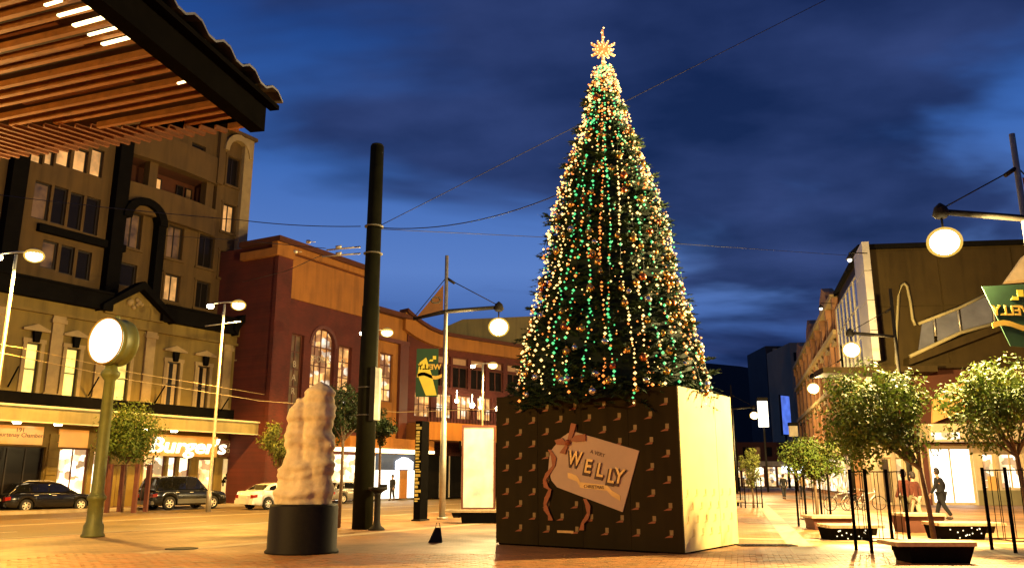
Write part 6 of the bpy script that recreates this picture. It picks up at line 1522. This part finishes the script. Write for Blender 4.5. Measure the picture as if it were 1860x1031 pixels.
# ------------------------------------------------------------------ people
def skin_mesh(nodes, edges, root, mats_, sub=1):
    me = bpy.data.meshes.new('p'); me.from_pydata([n[0] for n in nodes], edges, []); o = bpy.data.objects.new('p', me); COL.objects.link(o)
    sk = o.modifiers.new('s', 'SKIN'); sk.use_smooth_shade = True
    for i, n in enumerate(nodes):
        r_ = n[1] if isinstance(n[1], tuple) else (n[1], n[1]); me.skin_vertices[0].data[i].radius = r_; me.skin_vertices[0].data[i].use_root = (i == root)
    ss = o.modifiers.new('b', 'SUBSURF'); ss.levels = sub; ss.render_levels = sub
    dg = bpy.context.evaluated_depsgraph_get(); r_ = bpy.data.meshes.new_from_object(o.evaluated_get(dg)); bpy.data.objects.remove(o)
    r_.materials.clear(); r_.materials.append(mats_)
    for p in r_.polygons: p.material_index = 0; p.use_smooth = True
    return r_
def person(x, y, ang, label, top, bottom, stride=0.16, hair=None, h=1.74, arm=(0.1, -0.1), long_coat=False, bag=None, lean=0.0, group=None, z=0.0, out=0.0):
    k = h / 1.74; e_ = empty('person', (x, y, z), label, 'person', group); e_.rotation_euler = (0, 0, ang); e_.scale = (k,) * 3
    def V(a, b, c): return (a, b + lean * max(0, c - 0.9), c)
    N_ = [(V(0, 0, .96), .125), (V(0, 0, 1.14), (.115, .105)), (V(0, .0, 1.36), (.145, .115)), (V(0, .0, 1.48), .07), (V(0, .015, 1.545), .052), (V(0, .03, 1.615), .078), (V(0, .035, 1.69), .085)]
    Ed = [(0, 1), (1, 2), (2, 3), (3, 4), (4, 5), (5, 6)]; J = []; T = []
    for s, sg in ((0, -1), (1, 1)):
        sw = arm[s]; o_ = out if sg > 0 else 0
        sh_ = V(sg * .175, 0, 1.41); el_ = V(sg * (.225 + o_ * .5), -.02 + sw * .4, 1.14 + o_ * .15); wr_ = V(sg * (.225 + o_), .06 + sw, .92 + o_ * .3); hd_ = V(sg * (.225 + o_), .085 + sw * 1.1, .845 + o_ * .3)
        b = len(N_); N_ += [(sh_, .058), (el_, .042), (wr_, .029), (hd_, (.038, .022))]; Ed += [(2, b), (b, b + 1), (b + 1, b + 2), (b + 2, b + 3)]
        hx, hy, hz = hd_
        for f, (dy, ln) in enumerate(((-.027, .062), (-.009, .07), (.009, .066), (.027, .055))):
            c = len(N_); N_ += [((hx, hy + dy, hz - .045), .0095), ((hx - sg * .012, hy + dy + .006, hz - .045 - ln), .0075)]; Ed += [(b + 3, c), (c, c + 1)]
        c = len(N_); N_ += [((hx - sg * .012, hy + .042, hz + .0), .0105), ((hx - sg * .02, hy + .058, hz - .045), .009)]; Ed += [(b + 3, c), (c, c + 1)]
        J.append((sh_, el_, wr_))
        st_ = stride * sg; hip = (sg * .085, 0, .9); kn = (sg * .09, st_ * .45 + .04, .5); an = (sg * .09, st_ - .02 - .0, .09 + (.04 if st_ < 0 else 0)); to = (sg * .1, st_ + .15, .035)
        b = len(N_); N_ += [(hip, .09), (kn, .058), (an, .04), (to, .035)]; Ed += [(0, b), (b, b + 1), (b + 1, b + 2), (b + 2, b + 3)]; T.append((hip, kn, an, to))
    obj('body', skin_mesh(N_, Ed, 0, M['skin']), e_)
    low = .62 if long_coat else .84
    JN = [(V(0, 0, low), (.27, .21) if long_coat else (.155, .13)), (V(0, 0, 1.0), (.16, .135)), (V(0, 0, 1.2), (.155, .13)), (V(0, 0, 1.37), (.18, .14)), (V(0, 0, 1.475), .085)]; JE = [(0, 1), (1, 2), (2, 3), (3, 4)]
    for a, b, c in J: i = len(JN); JN += [(a, .078), (b, .063), (c, .05)]; JE += [(3, i), (i, i + 1), (i + 1, i + 2)]
    obj('jacket', skin_mesh(JN, JE, 1, top), e_)
    TN = [((0, 0, .96), .14)]; TE = []
    for a, b, c, d in T: i = len(TN); TN += [(a, .11), (b, .083), ((c[0], c[1], c[2] + .03), .068)]; TE += [(0, i), (i, i + 1), (i + 1, i + 2)]
    obj('trousers', skin_mesh(TN, TE, 0, bottom), e_)
    for a, b, c, d in T:
        m_ = MB(); m_.ball(((c[0] + d[0]) / 2, (c[1] + d[1]) / 2, .055 + (.04 if c[2] > .1 else 0)), .06, 10, 6); me = m_.mesh('shoe', M['boots'])
        for v in me.vertices: v.co.y = (v.co.y - (c[1] + d[1]) / 2) * 2.2 + (c[1] + d[1]) / 2
        obj('shoe', me, e_)
    m_ = MB(); hy = .02 + lean * .78
    for kk in range(3): m_.ball((0, hy - .012 - .01 * kk, 1.715 - .03 * kk), .102 - .004 * kk, 14, 10)
    me = m_.mesh('hair', hair or M['hair'])
    bm = bmesh.new(); bm.from_mesh(me); bmesh.ops.delete(bm, geom=[v for v in bm.verts if v.co.y > hy + .045 and v.co.z < 1.74], context='VERTS'); bm.to_mesh(me); bm.free(); obj('hair', me, e_)
    m_ = MB(); m_.ball((0, .118 + lean * .72, 1.655), .017, 6, 4); 
    for sg in (-1, 1): m_.ball((sg * .084, .03 + lean * .72, 1.65), .022, 6, 4)
    obj('nose_and_ears', m_.mesh('nose_and_ears', M['skin']), e_)
    m_ = MB()
    for sg in (-1, 1): m_.ball((sg * .03, .108 + lean * .72, 1.685), .011, 6, 4)
    m_.box(-.025, .025, .1 + lean * .7, .112 + lean * .7, 1.612, 1.619); obj('eyes_and_mouth', m_.mesh('eyes_and_mouth', M['hair']), e_)
    if bag:
        m_ = MB(); m_.hexa([(-.13, -.26, 1.0), (.13, -.26, 1.0), (.13, -.12, 1.0), (-.13, -.12, 1.0), (-.12, -.23, 1.42), (.12, -.23, 1.42), (.12, -.11, 1.42), (-.12, -.11, 1.42)]); obj('backpack', m_.mesh('backpack', bag), e_)
    return e_
g = G(1425, 906); person(g.x, g.y, R(-8), 'distant walker in a dark jacket heading up the mall', M['coat_black'], M['trouser_dark'], .2, h=1.78)
g = G(1459, 906); person(g.x, g.y, R(-8), 'distant walker in a tan jacket beside the dark-jacketed walker', M['jacket_tan'], M['trouser_dark'], -.18, h=1.76)
g = P(1712, 918, 32.5); person(g.x, g.y, R(40), 'walker in a long black coat with one arm held out before the white shopfront', M['coat_black'], M['coat_black'], .3, h=1.88, long_coat=True, lean=.1, out=.42, arm=(.2, .1))
g = G(1650, 956); person(g.x, g.y, R(20), 'walker in a dark red jacket and olive trousers near the large street tree', M['jacket_red'], M['trouser_olive'], .22, h=1.78, group='couple walking past the benches')
person(g.x + .52, g.y + .45, R(24), 'walker in a dark red jacket and pale trousers, farther of the couple', M['jacket_red'], M['trouser_pale'], -.2, h=1.72, group='couple walking past the benches')
g = G(712, 909); person(g.x, g.y, R(150), 'dark figure standing before the white-lit shop behind the thick pole', M['coat_black'], M['trouser_dark'], .1, h=1.72, z=0.0)
# bag on the paving
g = G(792, 984); e_ = empty('dropped_bag', (g.x, g.y, 0), 'small dark bag left standing on the paving near the flag lamp', 'bag')
t = MB(); t.hexa([(g.x - .19, g.y - .1, .0), (g.x + .16, g.y - .1, 0), (g.x + .16, g.y + .1, 0), (g.x - .19, g.y + .1, 0), (g.x - .03, g.y - .05, .36), (g.x + .11, g.y - .05, .36), (g.x + .11, g.y + .05, .36), (g.x - .03, g.y + .05, .36)]); t.build('bag_body', M['coat_black'], e_)
t = MB(); t.tube([(g.x - .02, g.y, .34), (g.x + .0, g.y, .47), (g.x + .08, g.y, .47), (g.x + .1, g.y, .34)], .012, 6); t.build('strap', M['coat_black'], e_)

# ------------------------------------------------------------------ overhead wires
def wire(pts, r_, m_, label, sag=0.0, n=14, name='overhead_wire', group=None):
    pp = []
    for (a, b) in zip(pts, pts[1:]):
        a, b = Vector(a), Vector(b)
        for i in range(n):
            q_ = i / n; pp.append(a.lerp(b, q_) - Vector((0, 0, 4 * sag * q_ * (1 - q_))))
    pp.append(Vector(pts[-1])); c = sum(pp, Vector()) / len(pp)
    t = MB(); t.tube(pp, r_, 5); return tag(t.build(name, m_, None, at=c), label, 'wire', group)
wire([P(684, 413, 27.3), P(1500, 0, 27.6), P(1680, -92, 27.6)], 0.014, M['wire'], 'black wire climbing from the thick pole past the tree top')
wire([P(-60, 346, 34), P(440, 400, 29), P(655, 411, 27.3)], 0.016, M['wire'], 'black wire crossing the hotel to the thick pole', sag=0.08)
wire([P(684, 413, 27.3), P(1022, 350, 23.6), Vector((TX, TY, P(1095, 325, TY).z))], 0.017, M['wire'], 'sagging black wire from the thick pole to the Christmas tree', sag=0.4)
wire([P(690, 416, 27.3), P(1240, 443, 36), P(1545, 464, 44)], 0.012, M['wire'], 'thin wire from the thick pole to the small lamp over the mall', sag=0.0)
wire([P(592, 451, 27.3), P(430, 436, 34), P(300, 428, 42)], 0.013, M['wire'], 'thin wire from the upper pole bracket towards the hotel')
wire([P(585, 463, 27.3), P(520, 492, 36), P(440, 512, 48)], 0.013, M['wire'], 'thin wire from the lower pole bracket towards the brick building')
wire([P(-40, 632, 30), P(240, 690, 34), P(470, 727, 38), P(722, 748, 42), P(910, 742, 46)], 0.013, M['wire_lit'], 'pale lamplit trolley wire low across the old facade')
wire([P(-40, 618, 31), P(52, 634, 32), P(240, 676, 35), P(480, 716, 40)], 0.010, M['wire_lit'], 'second pale trolley wire just above the lower one')
for u, v, Y, lb in ((560, 439, 28.6, 'pale insulator on the upper bracket wire'), (537, 457, 33, 'pale insulator nearer the brick parapet')):
    p = P(u, v, Y); t = MB(); t.lathe([(0.03, -.08), (0.07, -.06), (0.07, .06), (0.03, .08)], p, 10, axis=(1, 0.2, 0)); t.tube([p, p + Vector((0.25, 0.02, 0.0))], 0.014, 5)
    tag(t.build('insulator', M['steel'], None, at=p), lb, 'insulator')
for u, v, Y, lb in ((1543, 469, 44, 'small hanging lamp at the end of the thin mall wire'), (1491, 558, 60, 'small hanging lamp beside the ornate building roof')):
    p = P(u, v, Y); e_ = empty('hanging_lamp', p, lb, 'lamp'); t = MB(); t.lathe([(0.03, .2), (0.12, .1), (0.2, -.05)], p, 12); t.tube([p + Vector((0, 0, .18)), p + Vector((0, 0, .32)), p + Vector((1.1, 0.2, .34))], 0.03, 6); t.build('shade', M['dark'], e_)
    t = MB(); t.ball(p - Vector((0, 0, .1)), .12, 10, 6); t.build('bulb', M['shop_cold'], e_)

# ------------------------------------------------------------------ ground fittings
g = G(1392, 990); e_ = empty('drain_grate', (g.x, g.y, 0.012), 'dark slotted drain grate set in the brick paving beside the gift box', 'grate')
t = MB()
for i in range(14): t.box(g.x - 0.62 + i * 0.09, g.x - 0.62 + i * 0.09 + 0.05, g.y - 0.2, g.y + 0.2, 0.002, 0.022)
t.box(g.x - 0.68, g.x - 0.63, g.y - 0.25, g.y + 0.25, 0.002, 0.024); t.box(g.x + 0.63, g.x + 0.68, g.y - 0.25, g.y + 0.25, 0.002, 0.024); t.box(g.x - 0.63, g.x + 0.63, g.y - 0.25, g.y - 0.205, 0.002, 0.024); t.box(g.x - 0.63, g.x + 0.63, g.y + 0.205, g.y + 0.25, 0.002, 0.024)
t.build('grating', M['dark'], e_)
g = G(330, 996); t = MB(); t.lathe([(0.36, 0.002), (0.36, 0.016), (0.32, 0.016), (0.31, 0.012), (0.001, 0.013)], (g.x, g.y, 0), 28); tag(t.build('manhole_cover', M['dark'], None, at=(g.x, g.y, 0)), 'round dark manhole cover in the paving between clock and sculpture', 'manhole cover')
